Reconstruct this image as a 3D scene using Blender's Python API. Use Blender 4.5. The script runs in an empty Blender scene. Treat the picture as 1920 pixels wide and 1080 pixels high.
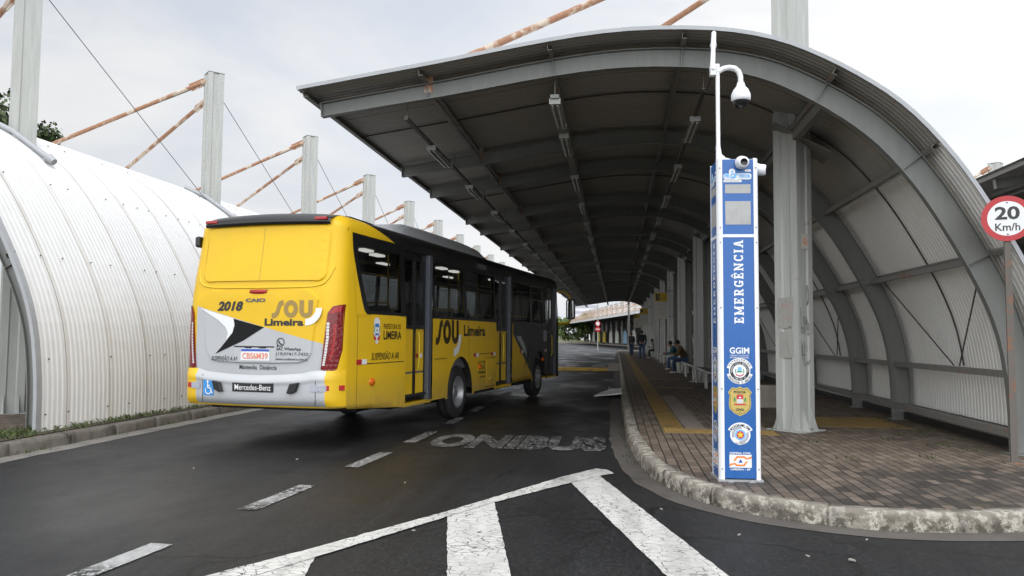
import bpy, bmesh, math, random
from mathutils import Vector, Matrix, noise as mnoise
from mathutils.geometry import tessellate_polygon
random.seed(7)
R = math.radians
SC = bpy.context.scene
COL = SC.collection
# ------------------------------------------------------------------ camera
cam = bpy.data.cameras.new("camera"); camo = bpy.data.objects.new("camera", cam); COL.objects.link(camo)
cam.sensor_width = 36.0; cam.lens = 1450.0 / 1920.0 * 36.0
cam.clip_start = 0.1; cam.clip_end = 3000
YAW, PITCH, ROLL = R(7.712), R(3.569), R(0.458)
fwd = Vector((-math.sin(YAW)*math.cos(PITCH), math.cos(YAW)*math.cos(PITCH), math.sin(PITCH)))
rgt = Vector((math.cos(YAW), math.sin(YAW), 0)); upv = rgt.cross(fwd)
r2 = rgt*math.cos(ROLL) + upv*math.sin(ROLL); u2 = -rgt*math.sin(ROLL) + upv*math.cos(ROLL)
M = Matrix.Identity(4)
for i in range(3):
    M[i][0] = r2[i]; M[i][1] = u2[i]; M[i][2] = -fwd[i]
M[2][3] = 1.55
camo.matrix_world = M
cam.dof.use_dof = True; cam.dof.focus_distance = 9.5; cam.dof.aperture_fstop = 6.3
SC.camera = camo
# ------------------------------------------------------------------ world + sun
SUN_EL, SUN_AZ = R(52), R(125)      # azimuth clockwise from +Y: high, behind and to the right
W = bpy.data.worlds.new("World"); SC.world = W; W.use_nodes = True
nt = W.node_tree; nt.nodes.clear()
def wn(t, **k):
    n = nt.nodes.new(t)
    for a, b in k.items(): setattr(n, a, b)
    return n
wo = wn('ShaderNodeOutputWorld'); bg = wn('ShaderNodeBackground'); bg.inputs[1].default_value = 0.1
sky = wn('ShaderNodeTexSky', sky_type='NISHITA', sun_disc=False, sun_elevation=SUN_EL, sun_rotation=SUN_AZ)
tc = wn('ShaderNodeTexCoord'); sep = wn('ShaderNodeSeparateXYZ'); nt.links.new(tc.outputs['Generated'], sep.inputs[0])
mp = wn('ShaderNodeMapping'); mp.inputs['Scale'].default_value = (1.6, 1.6, 4.2); mp.inputs['Location'].default_value = (.3, .1, .4)
nt.links.new(tc.outputs['Generated'], mp.inputs[0])
ns = wn('ShaderNodeTexNoise'); ns.inputs['Scale'].default_value = 1.7; ns.inputs['Detail'].default_value = 7; ns.inputs['Roughness'].default_value = .55
ns.inputs['Distortion'].default_value = .3
nt.links.new(mp.outputs[0], ns.inputs['Vector'])
def wmath(op, a, b=None, c=None):
    n = wn('ShaderNodeMath', operation=op)
    for i, v in enumerate((a, b, c)):
        if v is None: continue
        if hasattr(v, 'node'): nt.links.new(v, n.inputs[i])
        else: n.inputs[i].default_value = v
    return n.outputs[0]
cr = wn('ShaderNodeValToRGB'); e = cr.color_ramp.elements
e[0].position = .36; e[0].color = (.77, .825, .915, 1); e[1].position = .62; e[1].color = (1.0, 1.0, 1.0, 1)
nt.links.new(ns.outputs[0], cr.inputs[0])
zc = wmath('MAXIMUM', sep.outputs[2], 0.0)
gr = wn('ShaderNodeValToRGB'); ge = gr.color_ramp.elements; ge.new(.5); ge.new(.5)
for el, (p_, v_) in zip(ge, ((0, .61), (.30, .66), (.62, .54), (1, 1.55))): el.position = p_; el.color = (v_, v_, v_, 1)
nt.links.new(zc, gr.inputs[0]); grad = wmath('MULTIPLY', gr.outputs[0], 21.5)      # overcast: brightest overhead
back = wmath('MAXIMUM', wmath('MULTIPLY', sep.outputs[1], -1.0), 0.0)
side = wmath('MULTIPLY_ADD', sep.outputs[0], 0.24, wmath('MULTIPLY_ADD', back, 2.3, 1.0))   # brighter to the right and behind the camera
amp = wmath('MULTIPLY', grad, side)
sc_ = wn('ShaderNodeVectorMath', operation='SCALE'); nt.links.new(cr.outputs[0], sc_.inputs[0]); nt.links.new(amp, sc_.inputs['Scale'])
mx = wn('ShaderNodeMix', data_type='RGBA', clamp_factor=True); mx.inputs[0].default_value = .93
nt.links.new(sky.outputs[0], mx.inputs[6]); nt.links.new(sc_.outputs[0], mx.inputs[7])
nt.links.new(mx.outputs[2], bg.inputs[0]); nt.links.new(bg.outputs[0], wo.inputs[0])
sl = bpy.data.lights.new("sun", 'SUN'); so = bpy.data.objects.new("sun", sl); COL.objects.link(so)
sl.energy = 0.7; sl.angle = R(25); sl.color = (1, .97, .93)
sd = Vector((math.sin(SUN_AZ)*math.cos(SUN_EL), math.cos(SUN_AZ)*math.cos(SUN_EL), math.sin(SUN_EL)))
so.rotation_euler = sd.to_track_quat('Z', 'Y').to_euler(); so.location = (20, -20, 40)
SC.view_settings.view_transform = 'Standard'; SC.view_settings.look = 'None'
SC.view_settings.exposure = -0.42; SC.view_settings.gamma = 1.0
SC.render.engine = 'CYCLES'
SC.cycles.max_bounces = 8; SC.cycles.transparent_max_bounces = 16; SC.cycles.use_denoising = True
SC.cycles.sample_clamp_indirect = 4

# ------------------------------------------------------------------ material helpers
class NT:
    def __init__(s, name):
        s.m = bpy.data.materials.new(name); s.m.use_nodes = True; s.t = s.m.node_tree
        s.b = s.t.nodes['Principled BSDF']; s.tc = s.t.nodes.new('ShaderNodeTexCoord')
    def n(s, t, **k):
        x = s.t.nodes.new(t)
        for a, b in k.items(): setattr(x, a, b)
        return x
    def l(s, a, b): s.t.links.new(a, b)
    def put(s, sock, v):
        if hasattr(v, 'node'): s.l(v, sock)
        else: sock.default_value = v
    def math(s, op, a, b=None, c=None, clamp=False):
        x = s.n('ShaderNodeMath', operation=op); x.use_clamp = clamp
        for i, v in enumerate((a, b, c)):
            if v is not None: s.put(x.inputs[i], v)
        return x.outputs[0]
    def mapping(s, scale=(1,1,1), rot=(0,0,0), loc=(0,0,0), src='Object'):
        x = s.n('ShaderNodeMapping'); x.inputs['Scale'].default_value = scale; x.inputs['Rotation'].default_value = rot
        x.inputs['Location'].default_value = loc; s.l(s.tc.outputs[src], x.inputs[0]); return x.outputs[0]
    def noise(s, scale, detail=4, rough=.55, vec=None, dist=0):
        x = s.n('ShaderNodeTexNoise'); x.inputs['Scale'].default_value = scale; x.inputs['Detail'].default_value = detail
        x.inputs['Roughness'].default_value = rough; x.inputs['Distortion'].default_value = dist
        s.l(vec if vec is not None else s.tc.outputs['Object'], x.inputs['Vector']); return x.outputs[0]
    def ramp(s, f, stops):
        x = s.n('ShaderNodeValToRGB'); r = x.color_ramp
        while len(r.elements) < len(stops): r.elements.new(.5)
        for el, (p, c) in zip(r.elements, stops):
            el.position = p; el.color = (c, c, c, 1) if isinstance(c, (int, float)) else (*c[:3], 1)
        s.l(f, x.inputs[0]); return x.outputs[0]
    def mix(s, f, a, b, blend='MIX'):
        x = s.n('ShaderNodeMix', data_type='RGBA', blend_type=blend); s.put(x.inputs[0], f)
        for i, v in ((6, a), (7, b)):
            if hasattr(v, 'node'): s.l(v, x.inputs[i])
            else: x.inputs[i].default_value = (*v[:3], 1)
        return x.outputs[2]
    def bump(s, h, strength=.3, dist=.01):
        x = s.n('ShaderNodeBump'); x.inputs['Strength'].default_value = strength; x.inputs['Distance'].default_value = dist
        s.l(h, x.inputs['Height']); s.l(x.outputs[0], s.b.inputs['Normal'])
    def sepxyz(s):
        x = s.n('ShaderNodeSeparateXYZ'); s.l(s.tc.outputs['Object'], x.inputs[0]); return x.outputs
    def out(s, col=None, rough=None, metal=None, spec=None):
        if col is not None:
            if hasattr(col, 'node'): s.l(col, s.b.inputs['Base Color'])
            else: s.b.inputs['Base Color'].default_value = (*col[:3], 1)
        if rough is not None: s.put(s.b.inputs['Roughness'], rough)
        if metal is not None: s.b.inputs['Metallic'].default_value = metal
        if spec is not None: s.b.inputs['Specular IOR Level'].default_value = spec
        return s.m
def mul(c, k): return tuple(min(1, x*k) for x in c)
def simple(name, col, rough=.5, metal=0, var=.18, scale=6, bump=0, spec=None, grime=None):
    t = NT(name)
    n1 = t.noise(scale, 6, .6)
    c = t.mix(n1, mul(col, 1-var), mul(col, 1+var))
    if grime:
        g = t.ramp(t.noise(scale*.45, 8, .65, t.mapping((1, 1, .35))), [(.5, 0), (.72, 1)])
        c = t.mix(t.math('MULTIPLY', g, grime[1]), c, grime[0])
    r = t.math('MULTIPLY_ADD', n1, .2, rough-.1, clamp=True)
    if bump: t.bump(t.noise(scale*14, 3), bump, .004)
    return t.out(c, r, metal, spec)
MAT = {}
def metal_paint(name, col, rust=.0, rough=.5, streak=.25):
    """weathered painted steel with run-down streaks and rust specks"""
    t = NT(name)
    st = t.noise(5, 5, .6, t.mapping((3, 3, .22)))
    c = t.mix(t.math('MULTIPLY', t.ramp(st, [(.4, 0), (.75, 1)]), streak), col, mul(col, .55))
    c = t.mix(t.math('MULTIPLY', t.noise(.9, 5), .35), c, mul((col[0]*1.02, col[1], col[2]*.9), .85))
    if rust:
        rn = t.noise(2.6, 8, .7); f = t.ramp(rn, [(.66-rust*.22, 0), (.72-rust*.2, 1)])
        rc = t.mix(t.noise(22, 5), (.16, .055, .022), (.36, .15, .06))
        c = t.mix(t.math('MULTIPLY', f, .85), c, rc)
    t.bump(t.noise(40, 3), .12, .004)
    return t.out(c, t.math('MULTIPLY_ADD', st, .25, rough-.1), 0)
MAT['steel'] = metal_paint('grey_steel_paint', (.175, .18, .168), rust=.08)
MAT['steel_mast'] = metal_paint('pale_mast_paint', (.42, .43, .41), rust=.1, streak=.5)
MAT['girt'] = metal_paint('rusty_girt_paint', (.19, .185, .17), rust=.3)
MAT['rust_pipe'] = metal_paint('rusty_pipe', (.50, .42, .34), rust=1.0, rough=.7)
MAT['lining_dark'] = simple('shade_dark_sheet', (.07, .07, .068), .6, var=.2)  # darkened lining colour stands in for the shade inside the far shelter
MAT['darkrod'] = simple('dark_rod_steel', (.06, .052, .045), .6)
MAT['galv'] = simple('galvanised_flashing', (.34, .35, .36), .5, .2, grime=((.3, .3, .3), .4))
MAT['cable'] = simple('cable_steel', (.16, .165, .17), .5, .6)
MAT['black'] = simple('black_plastic', (.012, .012, .013), .35)
MAT['rubber'] = simple('tyre_rubber', (.016, .016, .017), .75, grime=((.06, .055, .05), .5), scale=12)
MAT['white_plastic'] = simple('white_plastic', (.78, .79, .80), .3, var=.04)
MAT['white_alu'] = simple('white_aluminium', (.76, .77, .78), .3, var=.04)
MAT['whitepaint'] = simple('white_decal', (.74, .75, .75), .4, var=.05)
MAT['lamp_housing'] = simple('lamp_housing', (.27, .27, .25), .5, grime=((.2, .19, .17), .6))
MAT['lamp_tube'] = simple('unlit_tube', (.36, .36, .34), .25, var=.05)

def sheet_mat(name, col, dirt, lap=True, tint=(.30, .27, .22)):
    t = NT(name); x = t.sepxyz()
    big = t.noise(.55, 6, .6); stn = t.noise(4, 6, .65, t.mapping((1, 2.6, .5)))
    c = t.mix(t.math('MULTIPLY', big, .25), col, mul(col, .82))
    c = t.mix(t.math('MULTIPLY', t.ramp(stn, [(.45, 0), (.8, 1)]), dirt), c, tint)
    fy = t.math('FRACT', t.math('MULTIPLY', x[1], 1/.1))
    val = t.math('LESS_THAN', t.math('ABSOLUTE', t.math('SUBTRACT', fy, .17)), .13)       # dust in the valleys of the profile
    c = t.mix(t.math('MULTIPLY', val, t.math('MULTIPLY', t.noise(1.3, 4), .38)), c, (.46, .41, .32))
    wn_ = t.n('ShaderNodeTexWhiteNoise', noise_dimensions='1D'); t.l(t.math('FLOOR', t.math('MULTIPLY', x[1], 1/.96)), wn_.inputs['W'])
    c = t.mix(t.math('MULTIPLY', wn_.outputs[0], .14), c, mul(col, .62))
    if lap:
        wob = t.math('MULTIPLY_ADD', t.noise(.35, 2), .16, x[1])
        f = t.math('FRACT', t.math('MULTIPLY', x[1], 1/.96))
        ln = t.math('LESS_THAN', f, .016)
        c = t.mix(t.math('MULTIPLY', ln, .75), c, (.10, .085, .065))
        ed = t.math('MULTIPLY', t.math('LESS_THAN', f, .1), t.math('MULTIPLY', stn, .45))
        c = t.mix(ed, c, (.35, .29, .2))
    return t.out(c, t.math('MULTIPLY_ADD', stn, .25, .38), 0)
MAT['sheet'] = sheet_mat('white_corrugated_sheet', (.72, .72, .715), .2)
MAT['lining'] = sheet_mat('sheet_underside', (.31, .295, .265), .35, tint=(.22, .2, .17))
MAT['lining_wall'] = sheet_mat('wall_sheet_inside', (.84, .83, .79), .12, lap=False, tint=(.4, .37, .31))  # whiter than the roof lining: stands in for light reaching the lower wall

# ------------------------------------------------------------------ mesh helpers
class MB:
    def __init__(s): s.v = []; s.f = []; s.mi = []; s.sm = []
    def add(s, vs, fs, mi=0, sm=False):
        o = len(s.v); s.v += [tuple(p) for p in vs]
        for f in fs: s.f.append(tuple(i+o for i in f)); s.mi.append(mi); s.sm.append(sm)
    def box(s, a, b, mi=0, mtx=None):
        (x0, y0, z0), (x1, y1, z1) = a, b
        vs = [Vector(p) for p in ((x0,y0,z0),(x1,y0,z0),(x1,y1,z0),(x0,y1,z0),(x0,y0,z1),(x1,y0,z1),(x1,y1,z1),(x0,y1,z1))]
        if mtx: vs = [mtx @ p for p in vs]
        s.add(vs, [(0,3,2,1),(4,5,6,7),(0,1,5,4),(1,2,6,5),(2,3,7,6),(3,0,4,7)], mi)
    def cbox(s, c, d, mi=0, rz=0):
        m = Matrix.Translation(c) @ Matrix.Rotation(rz, 4, 'Z')
        s.box([-x/2 for x in d], [x/2 for x in d], mi, m)
    def beam(s, p, q, w, h, mi=0, up=(0,0,1)):
        p, q = Vector(p), Vector(q); d = (q-p); L = d.length; d.normalize()
        u = Vector(up); x = d.cross(u)
        if x.length < 1e-4: x = d.cross(Vector((1,0,0)))
        x.normalize(); u = x.cross(d)
        m = Matrix.Identity(4)
        for i in range(3): m[i][0] = x[i]; m[i][1] = d[i]; m[i][2] = u[i]; m[i][3] = p[i]
        s.box((-w/2, 0, -h/2), (w/2, L, h/2), mi, m)
    def tube(s, pts, r, n=8, mi=0, cap=True, sm=True):
        pts = [Vector(p) for p in pts]; rs = r if isinstance(r, (list, tuple)) else [r]*len(pts)
        vs = []; prev = None
        for i, p in enumerate(pts):
            d = (pts[min(i+1, len(pts)-1)] - pts[max(i-1, 0)]).normalized()
            if prev is None:
                a = d.cross(Vector((0,0,1)));
                if a.length < .05: a = d.cross(Vector((1,0,0)))
            else: a = prev - d*prev.dot(d)
            a.normalize(); prev = a; b = d.cross(a)
            for k in range(n):
                t = 2*math.pi*k/n; vs.append(p + (a*math.cos(t)+b*math.sin(t))*rs[i])
        fs = [(i*n+k, i*n+(k+1)%n, (i+1)*n+(k+1)%n, (i+1)*n+k) for i in range(len(pts)-1) for k in range(n)]
        s.add(vs, fs, mi, sm)
        if cap:
            s.add(vs[:n], [tuple(range(n))[::-1]], mi); s.add(vs[-n:], [tuple(range(n))], mi)
    def lathe(s, prof, mtx=None, n=24, mi=0, sm=True, close=False):
        """prof: (radius, z) pairs revolved about local z"""
        m = mtx or Matrix.Identity(4); vs = []
        for r_, z in prof:
            for k in range(n):
                t = 2*math.pi*k/n; vs.append(m @ Vector((r_*math.cos(t), r_*math.sin(t), z)))
        N = len(prof)
        fs = [(i*n+k, i*n+(k+1)%n, (i+1)*n+(k+1)%n, (i+1)*n+k) for i in range(N-1) for k in range(n)]
        if close: fs += [((N-1)*n+k, (N-1)*n+(k+1)%n, (k+1)%n, k) for k in range(n)]
        s.add(vs, fs, mi, sm)
    def prism(s, poly, fn, t0, t1, mi=0):
        """2D polygon extruded; fn(x, y, t) -> 3D"""
        n = len(poly); vs = [fn(x, y, t0) for x, y in poly] + [fn(x, y, t1) for x, y in poly]
        fs = [tuple(range(n))[::-1], tuple(range(n, 2*n))] + [(i, (i+1) % n, n+(i+1) % n, n+i) for i in range(n)]
        s.add(vs, fs, mi)
    def grid(s, rows, mi=0, sm=True):
        h = len(rows); w = len(rows[0]); vs = [p for r_ in rows for p in r_]
        s.add(vs, [(i*w+j, i*w+j+1, (i+1)*w+j+1, (i+1)*w+j) for i in range(h-1) for j in range(w-1)], mi, sm)
    def mesh(s, name, mats):
        me = bpy.data.meshes.new(name); me.from_pydata(s.v, [], s.f)
        for m in (mats if isinstance(mats, (list, tuple)) else [mats]): me.materials.append(MAT[m] if isinstance(m, str) else m)
        me.polygons.foreach_set('material_index', s.mi); me.polygons.foreach_set('use_smooth', s.sm); me.update(); return me
    def build(s, name, mats, parent=None, loc=None, bevel=0):
        o = bpy.data.objects.new(name, s.mesh(name, mats)); COL.objects.link(o)
        if parent: o.parent = parent
        if loc: o.location = loc
        if bevel:
            b = o.modifiers.new('bevel', 'BEVEL'); b.width = bevel; b.segments = 2; b.limit_method = 'ANGLE'
        return o
def tag(o, label=None, cat=None, group=None, kind=None):
    if label: o['label'] = label
    if cat: o['category'] = cat
    if group: o['group'] = group
    if kind: o['kind'] = kind
    return o
def empty(name, loc=(0,0,0), rz=0, label=None, cat=None, group=None):
    o = bpy.data.objects.new(name, None); COL.objects.link(o); o.location = loc; o.rotation_euler = (0, 0, rz)
    o.empty_display_size = .2
    return tag(o, label, cat, group)
def copy_tree(o, parent=None):
    c = o.copy(); COL.objects.link(c)
    if parent: c.parent = parent
    for ch in list(o.children): copy_tree(ch, c)
    return c
def structure(o): return tag(o, kind='structure')

_font_cache = {}
def text_geo(txt, size=1.0, align='LEFT', bold=0.0, shear=0.0, space=1.0):
    cu = bpy.data.curves.new('t', 'FONT'); cu.body = txt; cu.size = size; cu.align_x = align; cu.offset = bold*size
    cu.shear = shear; cu.space_character = space; cu.resolution_u = 3
    ob = bpy.data.objects.new('t', cu); COL.objects.link(ob)
    me = bpy.data.meshes.new_from_object(ob.evaluated_get(bpy.context.evaluated_depsgraph_get()))
    vs = [(v.co.x, v.co.y) for v in me.vertices]; fs = [tuple(p.vertices) for p in me.polygons]
    bpy.data.objects.remove(ob); bpy.data.curves.remove(cu); bpy.data.meshes.remove(me)
    return vs, fs
def add_text(mb, txt, fn, width=None, height=None, size=1.0, align='LEFT', bold=0.0, shear=0.0, space=1.0, mi=0, x0=0, y0=0, rot=0):
    vs, fs = text_geo(txt, 1.0, align, bold, shear, space)
    xs = [v[0] for v in vs]; ys = [v[1] for v in vs]
    kx = ky = size
    if width: kx = width/(max(xs)-min(xs)); ky = kx
    if height: ky = height/(max(ys)-min(ys)); kx = kx if width else ky
    ax = {'LEFT': min(xs), 'CENTER': (min(xs)+max(xs))/2, 'RIGHT': max(xs)}[align]; by = min(ys)
    c, s_ = math.cos(rot), math.sin(rot); out = []
    for x, y in vs:
        X, Y = (x-ax)*kx, (y-by)*ky
        out.append(fn(x0 + X*c - Y*s_, y0 + X*s_ + Y*c))
    mb.add(out, fs, mi)
def tri_poly(poly, maxlen=None):
    """2D polygon -> triangulated (verts, faces), edges cut to maxlen so it can follow a curved surface"""
    bm = bmesh.new(); vs = [bm.verts.new((x, y, 0)) for x, y in poly]
    for t in tessellate_polygon([[Vector((x, y, 0)) for x, y in poly]]):
        try: bm.faces.new([vs[k] for k in t])
        except ValueError: pass
    if maxlen:
        for _ in range(7):
            es = [e_ for e_ in bm.edges if e_.calc_length() > maxlen]
            if not es: break
            bmesh.ops.subdivide_edges(bm, edges=es, cuts=1); bmesh.ops.triangulate(bm, faces=bm.faces[:], ngon_method='EAR_CLIP')
    bmesh.ops.recalc_face_normals(bm, faces=bm.faces[:])
    bm.verts.index_update(); bm.faces.ensure_lookup_table()
    flip = bm.faces[0].normal.z < 0
    v = [(p.co.x, p.co.y) for p in bm.verts]; fs = [tuple(q.index for q in (reversed(f_.verts) if flip else f_.verts)) for f_ in bm.faces]
    bm.free(); return v, fs
def decal(mb, poly, fn, mi=0, maxlen=None):
    v, fs = tri_poly(poly, maxlen); mb.add([fn(x, y) for x, y in v], fs, mi)
def circ(cx, cy, r, n=24, a0=0, a1=360, ry=None):
    ry = ry or r
    m = n if a1-a0 >= 360 else n+1
    return [(cx+r*math.cos(R(a0+(a1-a0)*k/n)), cy+ry*math.sin(R(a0+(a1-a0)*k/n))) for k in range(m)]
def ring_poly(cx, cy, r0, r1, a0, a1, n=16):
    return circ(cx, cy, r1, n, a0, a1) + circ(cx, cy, r0, n, a0, a1)[::-1]
def add_ring(mb, cx, cy, r0, r1, fn, mi=0, n=32, a0=0, a1=360):
    pts0 = circ(cx, cy, r0, n, a0, a1); pts1 = circ(cx, cy, r1, n, a0, a1)
    if a1-a0 >= 360: pts0.append(pts0[0]); pts1.append(pts1[0])
    mb.add([fn(*p) for p in pts0+pts1], [(i, len(pts0)+i, len(pts0)+i+1, i+1) for i in range(len(pts0)-1)], mi)

# ------------------------------------------------------------------ ground, road, platforms
def road_mat():
    t = NT('wet_asphalt')
    a = t.noise(.35, 6, .6); b = t.noise(1.8, 8, .65); g = t.noise(55, 4, .75); fine = t.noise(260, 2)
    c = t.mix(t.ramp(a, [(.3, 0), (.7, 1)]), (.0095, .0097, .0108), (.0190, .0190, .0195))
    c = t.mix(t.math('MULTIPLY', t.ramp(b, [(.5, 0), (.75, 1)]), .4), c, (.028, .026, .023))
    g2 = t.noise(24, 3, .8)
    c = t.mix(t.ramp(g2, [(.36, .75), (.5, 0)]), c, (.005, .005, .005)); c = t.mix(t.math('MAXIMUM', t.ramp(g, [(.54, 0), (.68, .75)]), t.ramp(g2, [(.54, 0), (.70, .5)])), c, (.075, .073, .070))
    trk = t.noise(1.0, 4, .6, t.mapping((2.2, .12, 1))); c = t.mix(t.math('MULTIPLY', t.ramp(trk, [(.48, 0), (.66, 1)]), .45), c, (.007, .007, .0075))
    c = t.mix(t.ramp(fine, [(.3, .4), (.5, 0)]), c, (.006, .006, .006))
    # thin cracks and old patch seams
    vo = t.n('ShaderNodeTexVoronoi', feature='DISTANCE_TO_EDGE'); vo.inputs['Scale'].default_value = .42
    dv = t.n('ShaderNodeVectorMath', operation='ADD'); nn = t.n('ShaderNodeTexNoise'); nn.inputs['Scale'].default_value = 1.3; nn.inputs['Detail'].default_value = 5
    t.l(t.tc.outputs['Object'], nn.inputs['Vector']); t.l(t.tc.outputs['Object'], dv.inputs[0]); t.l(nn.outputs[1], dv.inputs[1]); t.l(dv.outputs[0], vo.inputs['Vector'])
    crk = t.math('MULTIPLY', t.math('LESS_THAN', vo.outputs[0], .009), t.ramp(t.noise(.22, 3), [(.44, 0), (.54, 1)]))
    c = t.mix(t.math('MULTIPLY', crk, .8), c, (.004, .004, .004))
    wet = t.ramp(t.noise(.5, 5, .6, t.mapping((1, .55, 1))), [(.42, 0), (.66, 1)])
    rough = t.math('MULTIPLY_ADD', wet, -.30, t.math('MULTIPLY_ADD', g, .22, .48))
    h = t.math('ADD', g, t.math('MULTIPLY', fine, .6)); t.bump(h, .45, .006)
    return t.out(c, rough, 0, .30)
MAT['road'] = road_mat()
def paint_mat(name, wear, col=(.62, .61, .57), cs=9.0, crack=.026):
    t = NT(name)
    nn = t.n('ShaderNodeTexNoise'); nn.inputs['Scale'].default_value = 6; nn.inputs['Detail'].default_value = 4; t.l(t.tc.outputs['Object'], nn.inputs['Vector'])
    sc = t.n('ShaderNodeVectorMath', operation='SCALE'); sc.inputs['Scale'].default_value = .10; t.l(nn.outputs[1], sc.inputs[0])
    ad = t.n('ShaderNodeVectorMath', operation='ADD'); t.l(t.tc.outputs['Object'], ad.inputs[0]); t.l(sc.outputs[0], ad.inputs[1])
    mpn = t.n('ShaderNodeMapping'); mpn.inputs['Scale'].default_value = (1.0, 1.5, 1); mpn.inputs['Rotation'].default_value = (0, 0, .5); t.l(ad.outputs[0], mpn.inputs[0])
    vo = t.n('ShaderNodeTexVoronoi', feature='DISTANCE_TO_EDGE'); vo.inputs['Scale'].default_value = cs; t.l(mpn.outputs[0], vo.inputs['Vector'])
    th = t.math('MULTIPLY', t.ramp(t.noise(1.7, 5, .6), [(.34, .06), (.64, 1.25)]), crack)
    crk = t.math('LESS_THAN', vo.outputs[0], th)
    chip = t.ramp(t.noise(20, 6, .7), [(.57-wear*.22, 0), (.62-wear*.18, 1)])
    bad = t.math('MAXIMUM', crk, t.math('MULTIPLY', chip, t.ramp(t.noise(1.1, 4), [(.62-wear*.5, 0), (.72-wear*.3, 1)])))
    c = t.mix(t.noise(3, 6, .65), mul(col, .72), col)
    c = t.mix(t.math('MULTIPLY', t.ramp(t.noise(9, 5, .7), [(.5, 0), (.8, 1)]), .5), c, (.22, .20, .18))
    c = t.mix(bad, c, (.022, .021, .021))
    sm = t.ramp(t.noise(1.2, 5, .6, t.mapping((2.4, .35, 1))), [(.46, 0), (.68, 1)]); c = t.mix(t.math('MULTIPLY', sm, .38), c, (.07, .068, .065))
    t.bump(t.noise(120, 2), .25, .004)
    return t.out(c, .6, 0)
MAT['paint'] = paint_mat('cracked_road_paint', .15)
MAT['paint_thin'] = paint_mat('thin_road_paint', .62, (.44, .44, .43), 6, .010)
MAT['paint_worn'] = paint_mat('worn_road_paint', .8, (.34, .34, .33), 5, .006)
MAT['paint_yellow'] = paint_mat('yellow_road_paint', .25, (.60, .38, .05), 5, .006)
def paver_mat():
    t = NT('brick_pavers'); mp = t.mapping((1, 1, 1), (0, 0, R(90)))
    br = t.n('ShaderNodeTexBrick'); br.offset = .5
    for k, v in (('Scale', 1.0), ('Mortar Size', .0075), ('Mortar Smooth', .15), ('Bias', 0), ('Brick Width', .225), ('Row Height', .113)): br.inputs[k].default_value = v
    br.inputs['Color1'].default_value = (1, 1, 1, 1); br.inputs['Color2'].default_value = (0, 0, 0, 1)
    nv = t.n('ShaderNodeTexNoise'); nv.inputs['Scale'].default_value = 3; t.l(mp, nv.inputs['Vector'])
    sc = t.n('ShaderNodeVectorMath', operation='SCALE'); sc.inputs['Scale'].default_value = .012; t.l(nv.outputs[1], sc.inputs[0])
    ad = t.n('ShaderNodeVectorMath', operation='ADD'); t.l(mp, ad.inputs[0]); t.l(sc.outputs[0], ad.inputs[1]); t.l(ad.outputs[0], br.inputs['Vector'])
    rnd = br.outputs[0]
    c = t.mix(rnd, (.088, .064, .048), (.215, .166, .128))
    c = t.mix(t.math('MULTIPLY', t.noise(.7, 5), .5), c, (.15, .12, .09))
    # damp dark stain where the rain blows in: whole bricks soak it up differently
    x = t.sepxyz()
    dd = t.math('MULTIPLY_ADD', x[1], -.45, t.math('MULTIPLY_ADD', x[0], .22, t.math('MULTIPLY', t.noise(.9, 6, .65), 3.2)))
    dm = t.n('ShaderNodeMapRange'); dm.inputs[1].default_value = -2.15; dm.inputs[2].default_value = -1.45; t.l(dd, dm.inputs[0])
    dfac = t.math('MULTIPLY', dm.outputs[0], t.math('MULTIPLY_ADD', rnd, -.65, .92), clamp=True)
    c = t.mix(dfac, c, (.036, .032, .030))
    c = t.mix(t.ramp(t.noise(30, 5, .7), [(.55, 0), (.8, .5)]), c, (.05, .042, .034))
    c = t.mix(br.outputs[1], c, (.018, .017, .014))
    moss = t.math('MULTIPLY', br.outputs[1], t.ramp(t.noise(1.1, 4), [(.56, 0), (.66, 1)]))
    c = t.mix(moss, c, (.05, .06, .018))
    h = t.math('SUBTRACT', t.math('MULTIPLY', t.noise(60, 3), .25), t.math('MULTIPLY', br.outputs[1], 1.0)); t.bump(h, .6, .008)
    return t.out(c, t.math('MULTIPLY_ADD', dfac, -.18, .72), 0, .35)
MAT['pavers'] = paver_mat()
def kerb_mat():
    t = NT('whitewashed_kerb'); x = t.sepxyz()
    c = t.mix(t.noise(6, 6, .65), (.13, .115, .095), (.30, .27, .225))
    ww = t.ramp(t.noise(7, 9, .75), [(.49, 0), (.55, 1)]); c = t.mix(t.math('MULTIPLY', ww, .75), c, (.46, .425, .36))
    mo = t.ramp(t.noise(9, 9, .78), [(.47, 0), (.53, 1)])
    zl = t.n('ShaderNodeMapRange'); zl.inputs[1].default_value = .15; zl.inputs[2].default_value = .07; t.l(x[2], zl.inputs[0])
    c = t.mix(t.math('MULTIPLY', mo, t.math('MULTIPLY_ADD', zl.outputs[0], .75, .05)), c, (.045, .038, .026))
    t.bump(t.noise(22, 6, .7), .7, .02)
    return t.out(c, .85, 0, .3)
MAT['kerb'] = kerb_mat()
MAT['kerb_old'] = simple('old_kerb', (.12, .108, .092), .85, var=.5, scale=7, bump=.5, grime=((.022, .02, .016), .95))
MAT['gutter'] = simple('gutter_concrete', (.085, .075, .066), .75, var=.35, scale=4, bump=.4, grime=((.03, .028, .025), .7))
MAT['tactile'] = simple('yellow_tactile', (.26, .165, .045), .65, var=.3, scale=5, grime=((.10, .075, .045), .8))
MAT['grey_tile'] = simple('grey_tile', (.22, .185, .155), .7, var=.2, scale=3, grime=((.1, .085, .07), .7))
MAT['soil'] = simple('verge_soil', (.06, .048, .03), .95, var=.5, scale=4, bump=.6, grime=((.045, .06, .015), .9))
MAT['concrete'] = simple('concrete', (.30, .27, .23), .85, var=.25, scale=4, bump=.3, grime=((.12, .1, .08), .6))
MAT['grass_far'] = simple('far_grass', (.085, .10, .03), .95, var=.4, scale=.2)

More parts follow.
